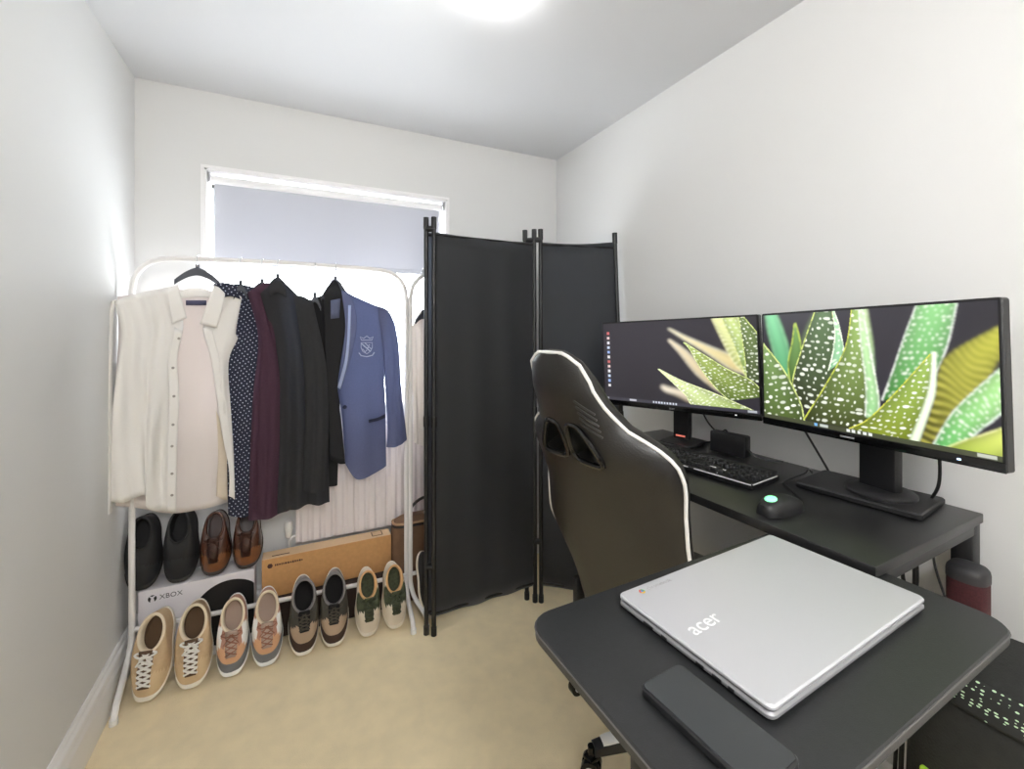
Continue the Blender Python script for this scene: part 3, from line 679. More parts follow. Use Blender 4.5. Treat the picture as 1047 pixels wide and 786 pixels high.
sh.location = (.575, 2.02, .002); sh.rotation_euler = (Matrix.Rotation(R(12), 3, 'Z') @ Matrix.Rotation(R(62), 3, 'X')).to_euler()

# ------------------------------------------------------------------ boxes and bag behind the shoes
t = thing('console_box', 'white printed games console box standing behind the leftmost shoes', 'box', (-.355, 2.245, 0))
bx0, bx1, byf, byb, bzt = -.553, -.160, 2.185, 2.310, .325
bm = new(); box(bm, ((bx0 + bx1) / 2, (byf + byb) / 2, bzt / 2), (bx1 - bx0, byb - byf, bzt), .003); obj('carton', bm, BOXWHITE, t, world=True)
bm = new(); prism(bm, [(bx1 - .095 + .135 * math.cos(a), byf - .0006, .155 + .135 * math.sin(a)) if True else 0 for a in [R(q) for q in range(-45, 226, 6)]] if False else
                  [(max(bx0, min(bx1 - .001, bx1 - .088 + .135 * math.cos(2 * PI * q / 60))), byf - .0006, .165 + .135 * math.sin(2 * PI * q / 60)) for q in range(60)], (0, .001, 0))
obj('printed_disc', bm, INK, t, world=True, smooth=False)
FRONT = lambda x, y, z, roll=0: Matrix.Translation((x, y, z)) @ Matrix.Rotation(PI / 2, 4, 'X') @ Matrix.Rotation(roll, 4, 'Z')
obj('printed_word', text_bm('XBOX', .026, FRONT(bx0 + .105, byf - .0008, .290), spacing=1.05), GREYINK, t, world=True, smooth=False)
def orb(cx, cz, r, name='printed_logo'):
    bm = new(); y = byf - .0008
    for sg in (-1, 1):
        arc = [(cx + sg * r * math.cos(a), y, cz + r * math.sin(a)) for a in [R(q) for q in range(-62, 48, 8)]]
        prism(bm, arc + [(cx + sg * r * .30, y, cz + r * .18), (cx + sg * r * .42, y, cz - r * .35)], (0, .0012, 0))
    arc = [(cx + r * math.cos(a), y, cz + r * math.sin(a)) for a in [R(q) for q in range(58, 123, 8)]]
    prism(bm, arc + [(cx, y, cz + r * .55)], (0, .0012, 0))
    arc = [(cx + r * math.cos(a), y, cz + r * math.sin(a)) for a in [R(q) for q in range(238, 303, 8)]]
    prism(bm, [(cx, y, cz - r * .05)] + arc, (0, .0012, 0)) if False else None
    obj(name, bm, INK, t, world=True, smooth=False)
orb(bx0 + .045, .290, .014); orb(bx0 + .055, .215, .013)

t = tag(obj('shoe_box', (lambda b: (box(b, (.145, 2.222, .093), (.545, .085, .180), .003), b)[1])(new()), DARKBOX, None), 'dark brown low box on the floor under the long cardboard box', 'box')
t = thing('cardboard_box', 'long flat brown cardboard box lying behind the dark high tops', 'box', (.14, 2.222, .19))
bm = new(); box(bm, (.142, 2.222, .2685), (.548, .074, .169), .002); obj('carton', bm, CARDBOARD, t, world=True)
bm = new(); box(bm, (.142, 2.222, .3535), (.546, .072, .0012)); obj('top_flap', bm, CARD_TOP_LIT, t, world=True, smooth=False)  # sheet carrying the lit colour of the carton top
bm = new(); box(bm, (.355, 2.225, .3546), (.05, .045, .0008)); box(bm, (-.06, 2.205, .3546), (.07, .006, .0008)); obj('shipping_label', bm, PRINT, t, world=True, smooth=False)
bm = new(); box(bm, (.355, 2.225, .3552), (.042, .037, .0008)); obj('label_centre', bm, CARD_TOP_LIT, t, world=True, smooth=False)
bm = new(); q = [(-.101 + .011 * math.cos(2 * PI * k / 6), 2.1845, .322 + .011 * math.sin(2 * PI * k / 6)) for k in range(6)]; prism(bm, q, (0, .001, 0)); obj('printed_logo', bm, PRINT, t, world=True, smooth=False)
bm = new(); random.seed(3); x = -.082
for k in range(13):
    wd = .004 + .004 * random.random(); hh = .006 + .004 * random.random(); box(bm, (x + wd / 2, 2.1848, .322), (wd, .0008, hh)); x += wd + .0025
obj('printed_line', bm, PRINT, t, world=True, smooth=False)
bm = new(); box(bm, (.310, 2.1848, .212), (.016, .0008, .016)); obj('printed_mark', bm, mat('red print', srgb(120, 40, 36), .8), t, world=True, smooth=False)

t = thing('canvas_bag', 'brown canvas bag with dark piping on the floor between radiator and divider', 'bag', (.60, 2.23, 0))
bm = new(); rings = []
for k, (z, sx, sy) in enumerate(((.002, .15, .035), (.02, .165, .045), (.15, .175, .05), (.30, .175, .048), (.37, .168, .042), (.405, .150, .034), (.418, .125, .024))):
    rings.append([bm.verts.new((.595 + sx * math.copysign(abs(math.cos(a)) ** .5, math.cos(a)), 2.225 + sy * math.copysign(abs(math.sin(a)) ** .6, math.sin(a)), z)) for a in [2 * PI * q / 32 for q in range(32)]])
loft(bm, rings, True, True); obj('bag_body', bm, BROWNBAG, t, world=True, angle=50)
for (zz, m_, r_) in ((.392, TANTRIM, .006), (.378, BLACKTRIM, .006)):
    bm = new(); tube(bm, [(.595 + .163 * math.copysign(abs(math.cos(a)) ** .5, math.cos(a)), 2.225 + .044 * math.copysign(abs(math.sin(a)) ** .6, math.sin(a)), zz) for a in [2 * PI * q / 32 for q in range(32)]], r_, 8, closed=True)
    obj('piping', bm, m_, t, world=True)
bm = new(); tube(bm, smooth_pts([(.50, 2.20, .40), (.505, 2.19, .45), (.545, 2.185, .495), (.60, 2.185, .51), (.66, 2.185, .495), (.695, 2.19, .45), (.70, 2.20, .40)], 6), .007, 8); obj('handle', bm, BLACKTRIM, t, world=True)

# ------------------------------------------------------------------ folding divider
dv = thing('room_divider', 'tall black folding fabric room divider standing in front of the window corner', 'divider', (1.0, 1.9, 0))
def pole(p0, p1, zt=1.845):
    p0, p1 = Vector(p0), Vector(p1); bm = new(); f = lambda z: p0.lerp(p1, z / zt)
    tube(bm, [f(.0), f(zt)], .0105, 12)
    o = obj('pole', bm, BLACK_METAL, dv, world=True)
    bm = new(); cyl(bm, f(.001) + Vector((0, 0, -.001)), f(.035), .0128, seg=12); obj('foot_cap', bm, BLACK_PLASTIC, o, world=True)
    bm = new(); cyl(bm, f(zt - .05), f(zt + .002), .0125, .0125, seg=12); obj('top_cap', bm, BLACK_PLASTIC, o, world=True)
    bm = new(); cyl(bm, f(.92), f(.965), .0130, seg=12); obj('joint_sleeve', bm, BLACK_PLASTIC, o, world=True)
def panel(a0, a1, b0, b1, z0=.083, z1=1.782, amp=.006, seed=0):
    a0, a1, b0, b1 = map(Vector, (a0, a1, b0, b1)); bm = new(); ns, nt = 28, 30; G = []
    for j in range(nt):
        z = z0 + (z1 - z0) * j / (nt - 1); A = a0.lerp(a1, z / 1.845); Bq = b0.lerp(b1, z / 1.845); n = Vector((-(Bq - A).y, (Bq - A).x, 0)).normalized()
        row = []
        for i in range(ns):
            s = i / (ns - 1); p = A.lerp(Bq, s); p.z = z - .010 * math.sin(PI * s) * (j / (nt - 1))
            row.append(p - n * (amp * math.sin(2 * PI * 3 * s + seed) * math.sin(PI * s) * (1 - .8 * j / (nt - 1)) + .004 * math.sin(PI * s)))
        G.append(row)
    V = [[bm.verts.new(p) for p in r] for r in G]
    for j in range(nt - 1):
        for i in range(ns - 1): bm.faces.new((V[j][i], V[j][i + 1], V[j + 1][i + 1], V[j + 1][i]))
    obj('fabric_panel', bm, DIVIDER, dv, world=True, solid=.0025, angle=60)
    for z in (z0 + .012, z1 - .012):
        A = a0.lerp(a1, z / 1.845); Bq = b0.lerp(b1, z / 1.845); bm = new(); tube(bm, [A, Bq], .006, 8); obj('cross_bar', bm, BLACK_METAL, dv, world=True)
ZT = 1.845
A0, A1 = (.548, 1.903, 0), (.548, 1.903, ZT)
B0, B1 = (1.066, 1.915, 0), (1.062, 1.918, ZT)
E0, E1 = (.520, 1.925, 0), (.519, 1.925, ZT)
F0, F1 = (1.040, 1.952, 0), (1.030, 1.955, ZT)
C0, C1 = (1.092, 1.900, 0), (1.090, 1.903, ZT)
D0, D1 = (1.418, 1.640, 0), (1.415, 1.735, ZT - .02)
for a, b in ((A0, A1), (B0, B1), (E0, E1), (F0, F1), (C0, C1), (D0, D1)): pole(a, b)
panel(A0, A1, B0, B1, seed=.5); panel(E0, E1, F0, F1, seed=2, amp=.004); panel(C0, C1, D0, D1, seed=1.2, amp=.003)
for (p, q) in (((A0), (E0)), ((B0), (C0)), ((B0), (F0))):
    for z in (.30, 1.795):
        bm = new(); a, b = Vector(p), Vector(q); a.z = b.z = z; tube(bm, [a, b], .0135, 10); obj('hinge_clip', bm, BLACK_PLASTIC, dv, world=True)

# ------------------------------------------------------------------ desk
DKZ = .926; ang = R(1.5)
dk = thing('desk', 'black desk along the right wall carrying two monitors', 'desk', (.935, .424, 0), (0, 0, ang))
DL, DW, DT = .97, .496, .022        # local: x to the wall, y along the wall away from the camera
bm = new(); box(bm, (DW / 2, DL / 2, DKZ - DT / 2), (DW, DL, DT), .0025); obj('desk_top', bm, DESK, dk)
for yy in (.024, DL - .030):
    bm = new(); box(bm, (DW - .024, yy, (DKZ - DT + .079) / 2), (.042, .040, DKZ - DT - .079), .004); obj('leg', bm, BLACK_METAL, dk)
    bm = new(); box(bm, (DW / 2, yy, .066), (DW - .03, .04, .026), .006); ft = obj('foot', bm, BLACK_METAL, dk)
    for xx in (.026, DW - .05):
        bm = new(); cyl(bm, (xx, yy - .013, .030), (xx, yy + .013, .030), .0295, seg=24); box(bm, (xx, yy, .054), (.036, .034, .012), .004); cs = obj('caster', bm, BLACK_GLOSS, ft)
        bm = new(); cyl(bm, (xx, yy - .0142, .030), (xx, yy + .0142, .030), .015, seg=18); obj('caster_hub', bm, mat('pale caster hub', srgb(206, 202, 200), .4), cs)
    bm = new(); box(bm, (DW / 2, yy, DKZ - DT - .012), (DW - .06, .04, .024), .003); obj('top_bracket', bm, BLACK_METAL, dk)
bm = new(); box(bm, (DW - .033, DL / 2, DKZ - DT - .03), (.03, DL - .25, .045), .003); obj('cross_beam', bm, BLACK_METAL, dk)
bm = new(); box(bm, (.10, DL / 2, DKZ - DT - .016), (.03, DL - .28, .03), .003); obj('cross_beam', bm, BLACK_METAL, dk)

# ------------------------------------------------------------------ monitors with their screen picture
def seg_hash(i, j, k): 
    v = np.sin(i * 127.1 + j * 311.7 + k * 74.7) * 43758.5453
    return v - np.floor(v)
def lin(c):
    c = np.asarray(c, float) / 255.0
    return np.where(c <= .04045, c / 12.92, ((c + .055) / 1.055) ** 2.4)
def homography(q):
    src = [(0, 0), (1, 0), (1, 1), (0, 1)]; A = []; b = []
    for (x, y), (u, v) in zip(src, q):
        A.append([x, y, 1, 0, 0, 0, -u * x, -u * y]); b.append(u); A.append([0, 0, 0, x, y, 1, -v * x, -v * y]); b.append(v)
    h = np.linalg.solve(np.array(A, float), np.array(b, float)); return np.append(h, 1).reshape(3, 3)
def catm(P, n):
    return np.array([(p.x, p.y) for p in resample(smooth_pts([(a, b, 0) for a, b in P], 8) if len(P) > 2 else [Vector((a, b, 0)) for a, b in P], n)])
def blur(a, r):
    if r <= 0: return a
    for ax in (0, 1):
        for _ in range(2):
            k = 2 * r + 1; p = np.pad(a, [(r, r) if i == ax else (0, 0) for i in range(a.ndim)], mode='edge'); c = np.cumsum(p, axis=ax)
            z = np.zeros_like(np.take(c, [0], axis=ax)); c = np.concatenate([z, c], axis=ax)
            a = (np.take(c, range(k, c.shape[ax]), axis=ax) - np.take(c, range(0, c.shape[ax] - k), axis=ax)) / k
    return a
def paint(quad, leaves, NX=384, NY=216, bg=(44, 41, 48), icons=(), bars=()):
    Hi = np.linalg.inv(homography(quad)); yy, xx = np.mgrid[0:NY, 0:NX]
    base = lin(bg)[None, None] * (1 + .25 * np.sin(xx / NX * 3 + .5)[..., None] * np.cos(yy / NY * 2.2)[..., None]); img = base.copy()
    for li, lf_ in enumerate(leaves):
        Lp, Rp, ca, cb, style, br = lf_; nt, ns = 560, 300
        A = catm(Lp, nt); B = catm(Rp, nt); s = np.linspace(0, 1, ns)[None, :]; t = np.linspace(0, 1, nt)[:, None]
        px = A[:, None, 0] * (1 - s) + B[:, None, 0] * s; py = A[:, None, 1] * (1 - s) + B[:, None, 1] * s
        wd = np.hypot(*(B - A).T)[:, None]; ln = np.hypot(*np.diff((A + B) / 2, axis=0).T); yl = np.append(0, np.cumsum(ln))[:, None]
        col = lin(ca) * (1 - t[..., None]) + lin(cb) * t[..., None]; col = np.broadcast_to(col, (nt, ns, 3)).copy()
        col *= (.70 + .5 * np.sin(PI * s) ** 1.0)[..., None]
        x = (s - .5) * wd; kind, spot, edge = style
        if kind == 'dots':
            sp = 23.0; row = np.floor(yl / sp); off = seg_hash(row, li, 1.) * sp * 1.3; cx = np.floor((x + off) / (sp * 1.25))
            jx = (seg_hash(cx, row, 2. + li) - .5) * 12; jy = (seg_hash(cx, row, 3. + li) - .5) * 12; wide = .5 + 1.7 * seg_hash(cx, row, 5. + li) ** 2.2; big = .65 + .6 * seg_hash(cx, row, 6. + li)
            dx = (x + off) - (cx + .5) * sp * 1.25 - jx; dy = yl - (row + .5) * sp - jy; d = np.hypot(dx / wide, dy * 1.25)
            m = np.clip((7.8 * big - d) / 2.4, 0, 1) * (.55 + .45 * seg_hash(cx, row, 7. + li)) * (np.abs(s - .5) < .46)
        elif kind == 'bands':
            sp = 27.0; ph = yl + 10 * np.sin(s * 5 + yl / 60.0) - 16 * np.abs(s - .5); m = np.clip((np.sin(ph / sp * 2 * PI) - .25) * 2.2, 0, 1) * (.4 + .6 * seg_hash(np.floor(ph / sp), np.floor(s * 5), 4.))
        else: m = np.zeros_like(px)
        m = m[..., None]; col = col * (1 - m) + lin(spot) * m
        if edge is not None:
            e = np.clip((np.minimum(s, 1 - s) * wd - 3.0) / -3.0 + 1, 0, 1)[..., None] * (.45 + .55 * (seg_hash(np.floor(yl / 9), np.floor(s * 2), 9.) > .35))[..., None]; col = col * (1 - e) + lin(edge) * e
        den = Hi[2, 0] * px + Hi[2, 1] * py + Hi[2, 2]; U = (Hi[0, 0] * px + Hi[0, 1] * py + Hi[0, 2]) / den; V = (Hi[1, 0] * px + Hi[1, 1] * py + Hi[1, 2]) / den
        ix = np.round(U * (NX - 1)).astype(int); iy = np.round(V * (NY - 1)).astype(int); ok = (ix >= 0) & (ix < NX) & (iy >= 0) & (iy < NY)
        lay = np.zeros((NY, NX, 3)); msk = np.zeros((NY, NX)); lay[iy[ok], ix[ok]] = col[ok]; msk[iy[ok], ix[ok]] = 1
        for _ in range(3):                                     # close pinholes
            e_ = blur(msk, 1); holes = (msk == 0) & (e_ > .5)
            if not holes.any(): break
            avg = blur(lay * msk[..., None], 1) / np.maximum(e_, 1e-6)[..., None]; lay[holes] = avg[holes]; msk[holes] = 1
        r = br; mm = blur(msk, max(r, 0)); ll = blur(lay * msk[..., None], max(r, 0))
        img = img * (1 - mm[..., None]) + ll
    for (x0, y0, x1, y1, c) in list(bars) + list(icons):
        a, b = int(x0 * NX), max(int(x0 * NX) + 1, int(round(x1 * NX))); e, f = int(y0 * NY), max(int(y0 * NY) + 1, int(round(y1 * NY))); img[e:f, a:b] = lin(c)
    return img
W_ = (246, 250, 236)
QL = [(40, 118), (978, 75), (976, 668), (46, 590)]
left_leaves = [
 ([(905, 425), (820, 400), (660, 290), (540, 215), (446, 150)], [(905, 330), (760, 285), (640, 235), (540, 190), (458, 148)], (196, 178, 118), (224, 214, 178), ('bands', (226, 214, 160), (244, 240, 220)), 3),
 ([(760, 545), (690, 500), (600, 420), (510, 300), (444, 222)], [(740, 470), (690, 440), (640, 380), (560, 290), (456, 215)], (190, 172, 130), (216, 204, 176), ('plain', W_, (236, 226, 206)), 3),
 ([(560, 600), (480, 560), (420, 540), (392, 515)], [(700, 560), (600, 530), (480, 520), (402, 500)], (196, 180, 150), (224, 214, 196), ('plain', W_, None), 4),
 ([(900, 430), (830, 350), (760, 200), (712, 85)], [(930, 420), (910, 330), (860, 200), (790, 80)], (150, 160, 80), (214, 218, 150), ('bands', (240, 240, 196), (246, 242, 190)), 2),
 ([(900, 440), (850, 280), (800, 150), (770, 78)], [(985, 440), (960, 280), (910, 160), (872, 78)], (120, 150, 70), (190, 204, 130), ('dots', W_, (232, 236, 150)), 1),
 ([(905, 470), (900, 330), (885, 180), (872, 75)], [(990, 480), (990, 280), (985, 190), (900, 70)], (62, 74, 40), (110, 130, 74), ('dots', W_, (214, 226, 140)), 0),
 ([(800, 590), (720, 510), (640, 400), (575, 280), (538, 236)], [(1010, 560), (940, 470), (800, 400), (660, 310), (545, 234)], (92, 112, 46), (168, 184, 96), ('dots', W_, (226, 238, 160)), 0),
 ([(840, 650), (600, 630), (540, 560), (470, 490), (378, 402)], [(960, 655), (860, 610), (700, 540), (520, 470), (386, 400)], (128, 150, 66), (226, 236, 178), ('dots', W_, (238, 246, 190)), 0),
]
QR = [(46, 118), (960, 70), (950, 665), (46, 503)]
right_leaves = [
 ([(110, 420), (90, 280), (65, 180), (55, 110)], [(165, 400), (150, 260), (125, 170), (100, 108)], (60, 130, 80), (130, 200, 150), ('plain', W_, (150, 214, 160)), 3),
 ([(240, 420), (200, 300), (205, 200), (262, 90)], [(340, 420), (330, 250), (300, 160), (300, 85)], (90, 104, 80), (120, 140, 100), ('plain', W_, None), 4),
 ([(150, 390), (142, 300), (160, 220), (170, 150)], [(200, 390), (204, 290), (192, 200), (178, 148)], (70, 96, 40), (110, 150, 84), ('plain', W_, (190, 210, 90)), 1),
 ([(160, 460), (160, 360), (200, 240), (250, 110), (262, 80)], [(330, 500), (345, 330), (350, 240), (330, 130), (322, 80)], (44, 46, 24), (92, 118, 78), ('dots', W_, (214, 226, 130)), 0),
 ([(300, 330), (320, 260), (330, 180), (322, 80)], [(345, 300), (365, 260), (350, 160), (330, 100)], (130, 184, 140), (176, 216, 170), ('dots', W_, (240, 250, 226)), 0),
 ([(20, 530), (30, 430), (40, 330), (44, 226)], [(205, 520), (190, 450), (130, 330), (48, 224)], (70, 86, 34), (120, 150, 90), ('dots', W_, (214, 226, 140)), 0),
 ([(420, 330), (430, 230), (440, 140), (440, 80)], [(482, 330), (478, 230), (466, 140), (458, 80)], (168, 206, 150), (196, 214, 160), ('dots', W_, None), 2),
 ([(200, 512), (290, 380), (370, 240), (400, 85)], [(470, 560), (494, 440), (462, 240), (440, 85)], (56, 62, 26), (150, 180, 96), ('dots', W_, (206, 214, 84)), 0),
 ([(440, 500), (445, 380), (432, 240), (425, 85)], [(480, 520), (496, 440), (468, 250), (442, 85)], (140, 190, 130), (196, 226, 170), ('dots', W_, (246, 250, 240)), 1),
 ([(505, 440), (550, 330), (600, 200), (650, 85)], [(640, 420), (720, 330), (770, 220), (812, 62)], (60, 130, 50), (140, 200, 130), ('dots', W_, (250, 252, 246)), 1),
 ([(640, 595), (690, 480), (720, 360), (770, 270), (965, 165)], [(860, 640), (850, 560), (900, 420), (930, 330), (1000, 200)], (70, 66, 20), (176, 176, 60), ('bands', (206, 200, 92), None), 2),
 ([(370, 548), (450, 510), (560, 410), (695, 270)], [(610, 600), (650, 520), (690, 420), (716, 262)], (120, 132, 30), (150, 180, 90), ('dots', W_, (216, 216, 80)), 0),
 ([(600, 600), (660, 470), (690, 380), (706, 262)], [(640, 596), (690, 470), (712, 400), (722, 262)], (226, 240, 206), (240, 248, 226), ('plain', W_, None), 1),
 ([(690, 610), (760, 500), (840, 420), (985, 300)], [(800, 640), (860, 560), (940, 500), (1010, 420)], (90, 170, 90), (170, 216, 140), ('dots', W_, (240, 250, 240)), 1),
 ([(720, 622), (800, 590), (880, 565), (985, 530)], [(930, 680), (940, 660), (960, 640), (1000, 600)], (150, 170, 60), (206, 214, 110), ('plain', W_, (240, 240, 170)), 1),
]
screenmat = D.materials.new('lit screen'); screenmat.use_nodes = True; nt_ = screenmat.node_tree; b_ = nt_.nodes['Principled BSDF']
va = nt_.nodes.new('ShaderNodeVertexColor'); va.layer_name = 'picture'; nt_.links.new(va.outputs[0], b_.inputs['Emission Color']); b_.inputs['Emission Strength'].default_value = 1.1
b_.inputs['Base Color'].default_value = (.012, .012, .013, 1); b_.inputs['Roughness'].default_value = .28
def FP(u, v, t):
    d = ray(u, v); return Vector((d[0] * t, d[1] * t, CAMH + d[2] * t))
def monitor(label, TL, TR, BR, BL, tl, tr, img, neck_off, base_kind):
    a, b, c, d = FP(*TL, tl), FP(*TR, tr), FP(*BR, tr), FP(*BL, tl)
    cen = (a + b + c + d) / 4; ex = ((b - a) + (c - d)).normalized(); ez = ((a - d) + (b - c)); ez = (ez - ex * ez.dot(ex)).normalized(); ey = ez.cross(ex)   # ey: away from the viewer
    w_ = ((b - a).length + (c - d).length) / 2; h_ = ((a - d).length + (b - c).length) / 2
    Mx = Matrix((ex, ey, ez)).transposed().to_4x4(); Mx.translation = cen
    base_xy = cen + Vector((ey.x, ey.y, 0)).normalized() * neck_off
    if base_kind == 'plate': base_xy = Vector((1.318, .588, 0)); neck_off = (base_xy.x - cen.x)
    t = thing('monitor', label, 'monitor', (base_xy.x, base_xy.y, DKZ))
    bm = new(); slab(bm, w_, h_, .006, -.012, .012, .002, Matrix.Rotation(PI / 2, 4, 'X')); box(bm, (0, .026, -.02), (w_ * .62, .034, h_ * .62), .012)
    bmesh.ops.transform(bm, matrix=Mx, verts=bm.verts[:]); obj('housing', bm, BLACK_PLASTIC, t, world=True)
    chin = .021; bz = .006; NY, NX, _ = img.shape; bm = new(); cl = bm.verts.layers.float_color.new('picture')
    V = []
    for j in range(NY):
        row = []
        for i in range(NX):
            v = bm.verts.new(Mx @ Vector((-w_ / 2 + bz + (w_ - 2 * bz) * i / (NX - 1), -.0126, h_ / 2 - bz - (h_ - bz - chin) * j / (NY - 1)))); cc = img[j, i]; v[cl] = (cc[0], cc[1], cc[2], 1); row.append(v)
        V.append(row)
    for j in range(NY - 1):
        for i in range(NX - 1): bm.faces.new((V[j][i], V[j][i + 1], V[j + 1][i + 1], V[j + 1][i]))
    obj('screen', bm, screenmat, t, world=True, smooth=False, label='lit screen showing spotted green succulent leaves on a dark ground')
    bm = new(); box(bm, (0, -.0125, -h_ / 2 + .010), (w_ - .002, .003, .019), .001); bmesh.ops.transform(bm, matrix=Mx, verts=bm.verts[:]); chn = obj('chin_bezel', bm, BLACK_GLOSS, t, world=True)
    bm = new(); box(bm, (w_ * .37, -.0142, -h_ / 2 + .011), (.006, .002, .003)); bmesh.ops.transform(bm, matrix=Mx, verts=bm.verts[:])
    obj('power_light', bm, mat('blue power light', (.3, .5, 1), .4, emit=(.45, .65, 1), estr=3) if base_kind == 'plate' else mat('white power light', (.8, .8, .8), .4, emit=(.9, .9, .9), estr=.8), t, world=True)
    if base_kind != 'plate':
        bm = text_bm('acer', .012, Mx @ Matrix.Translation((0, -.0142, -h_ / 2 + .010)) @ Matrix.Rotation(PI / 2, 4, 'X'))
    else:
        bm = new(); box(bm, (-.02, -.0142, -h_ / 2 + .010), (.034, .001, .004)); bmesh.ops.transform(bm, matrix=Mx, verts=bm.verts[:])
    obj('maker_mark', bm, mat('grey bezel print', srgb(150, 150, 152), .5), t, world=True, smooth=False)
    az = math.atan2(ex.y, ex.x); Rz = Matrix.Rotation(az, 4, 'Z')
    zt = cen.z + .03
    bm = new(); box(bm, (0, 0, (zt - DKZ) / 2 + .01), (.085 if base_kind == 'plate' else .062, .030, zt - DKZ - .02), .006)
    box(bm, (0, -neck_off / 2, zt - DKZ - .02), (.07, neck_off, .07), .006)
    bmesh.ops.transform(bm, matrix=Matrix.Translation((base_xy.x, base_xy.y, DKZ)) @ Rz, verts=bm.verts[:]); obj('stand_column', bm, BLACK_PLASTIC, t, world=True)
    M0 = Matrix.Translation((base_xy.x, base_xy.y, DKZ)) @ Rz
    if base_kind == 'plate':
        bm = new(); slab(bm, .262, .185, .012, .001, .016, .003, Matrix.Translation((1.316, .618, DKZ)) @ Matrix.Rotation(R(7) - PI / 2, 4, 'Z')); obj('base_plate', bm, BLACK_PLASTIC, t, world=True)
        bm = new(); lathe(bm, [(.001, .016), (.072, .016), (.072, .022), (.066, .027), (.045, .031), (.001, .032)], seg=40); bmesh.ops.transform(bm, matrix=M0, verts=bm.verts[:]); obj('swivel_disc', bm, BLACK_PLASTIC, t, world=True)
    else:
        bm = new(); slab(bm, .13, .14, .03, .001, .012, .003, M0); obj('base_plate', bm, BLACK_PLASTIC, t, world=True)
        bm = new(); box(bm, (0, -.0165, .032), (.036, .003, .006), .001); bmesh.ops.transform(bm, matrix=M0, verts=bm.verts[:]); obj('red_lit_strip', bm, mat('red glow strip', (.9, .25, .2), .4, emit=(1, .22, .15), estr=.35), t, world=True)
    return t, Mx, base_xy
icl = []
for k in range(12): icl.append((.033, .115 + .062 * k, .052, .115 + .062 * k + .032, [(196, 96, 96), (226, 200, 196), (220, 220, 224), (200, 214, 236), (150, 176, 226), (226, 226, 226)][k % 6]))
barl = [(0, .965, 1, 1, (58, 56, 66))]
icl += [(.02, .972, .035, .99, (180, 180, 190)), (.20, .972, .25, .99, (190, 190, 200))] + [(.37 + .019 * k, .972, .38 + .019 * k, .99, (200, 205, 215)) for k in range(9)] + [(.94, .972, .985, .99, (170, 174, 180))]
monitor('left monitor on the desk, dark picture with leaves and a column of icons', (617, 330), (780, 321), (778, 430), (620, 412), 1.815, 1.372, paint(QL, left_leaves, icons=icl, bars=barl), .075, 'flat')
icr = [(.30, .972, .315, .99, (120, 180, 240)), (.33, .972, .37, .99, (190, 196, 190))] + [(.46 + .024 * k, .972, .474 + .024 * k, .99, (226, 230, 226)) for k in range(5)] + [(.93, .972, .985, .99, (190, 194, 180))]
monitor('right monitor nearest the camera, screen filled with spotted green leaves', (782.5, 321), (1033, 303), (1030, 484), (782.5, 432), 1.341, .826, paint(QR, right_leaves, icons=icr, bars=[(0, .965, 1, 1, (70, 74, 52))]), .085, 'plate')

# ------------------------------------------------------------------ things on the desk
def desk_M(): return Matrix.Translation((0, 0, 0))
kb = thing('keyboard', 'black mechanical keyboard with pale front edge on the desk', 'keyboard', (1.122, .992, DKZ), (0, 0, R(7.5)))
KW, KD = .442, .150         # KW along local y, KD along local x
bm = new(); slab(bm, KD, KW, .008, .002, .018, .002); box(bm, (.055, 0, .022), (.03, KW - .01, .012), .003); obj('keyboard_case', bm, BLACK_PLASTIC, kb)
bm = new(); tube(bm, [(KD / 2 - .02, -KW / 2 - .0008, .017), (-KD / 2 + .004, -KW / 2 - .0008, .017)], .0016, 6)
tube(bm, [(-KD / 2 - .0008, -KW / 2 + .003, .016), (-KD / 2 - .0008, -KW / 2 + .17, .016)], .0018, 6); tube(bm, [(-KD / 2 - .0008, -KW / 2 + .19, .016), (-KD / 2 - .0008, KW / 2 - .02, .016)], .0018, 6)
obj('pale_edge_strip', bm, mat('brushed pale edge', srgb(214, 212, 214), .3), kb, label='pale strip along the front and right edge')
bm = new(); tube(bm, [(-KD / 2 + .012, -KW / 2 + .105, .0185), (-KD / 2 + .055, -KW / 2 + .105, .0185), (-KD / 2 + .055, -KW / 2 + .165, .0185)], .0016, 6); obj('pale_divider_strip', bm, MATS['brushed pale edge'], kb)
kbm = new(); M4 = [bmesh.ops.create_cube(kbm, size=1.0)]; 
for v in kbm.verts:
    v.co = Vector((v.co.x * (.0160 if v.co.z < 0 else .0126), v.co.y * (.0160 if v.co.z < 0 else .0126), .018 + (0 if v.co.z < 0 else .0105)))
bmesh.ops.bevel(kbm, geom=list(kbm.edges), offset=.0012, segments=1, affect='EDGES')
kme = D.meshes.new('key'); kbm.to_mesh(kme); kbm.free(); kme.materials.append(mat('dark keycap', srgb(34, 34, 36), .4))
PITCH = .0190
def key(cx, cy, wy=1.0, wx=1.0):
    o = D.objects.new('key', kme); COL.objects.link(o); o.parent = kb; o.location = (cx, cy, 0); o.scale = (wx, wy, 1)
ytop = KW / 2 - .012
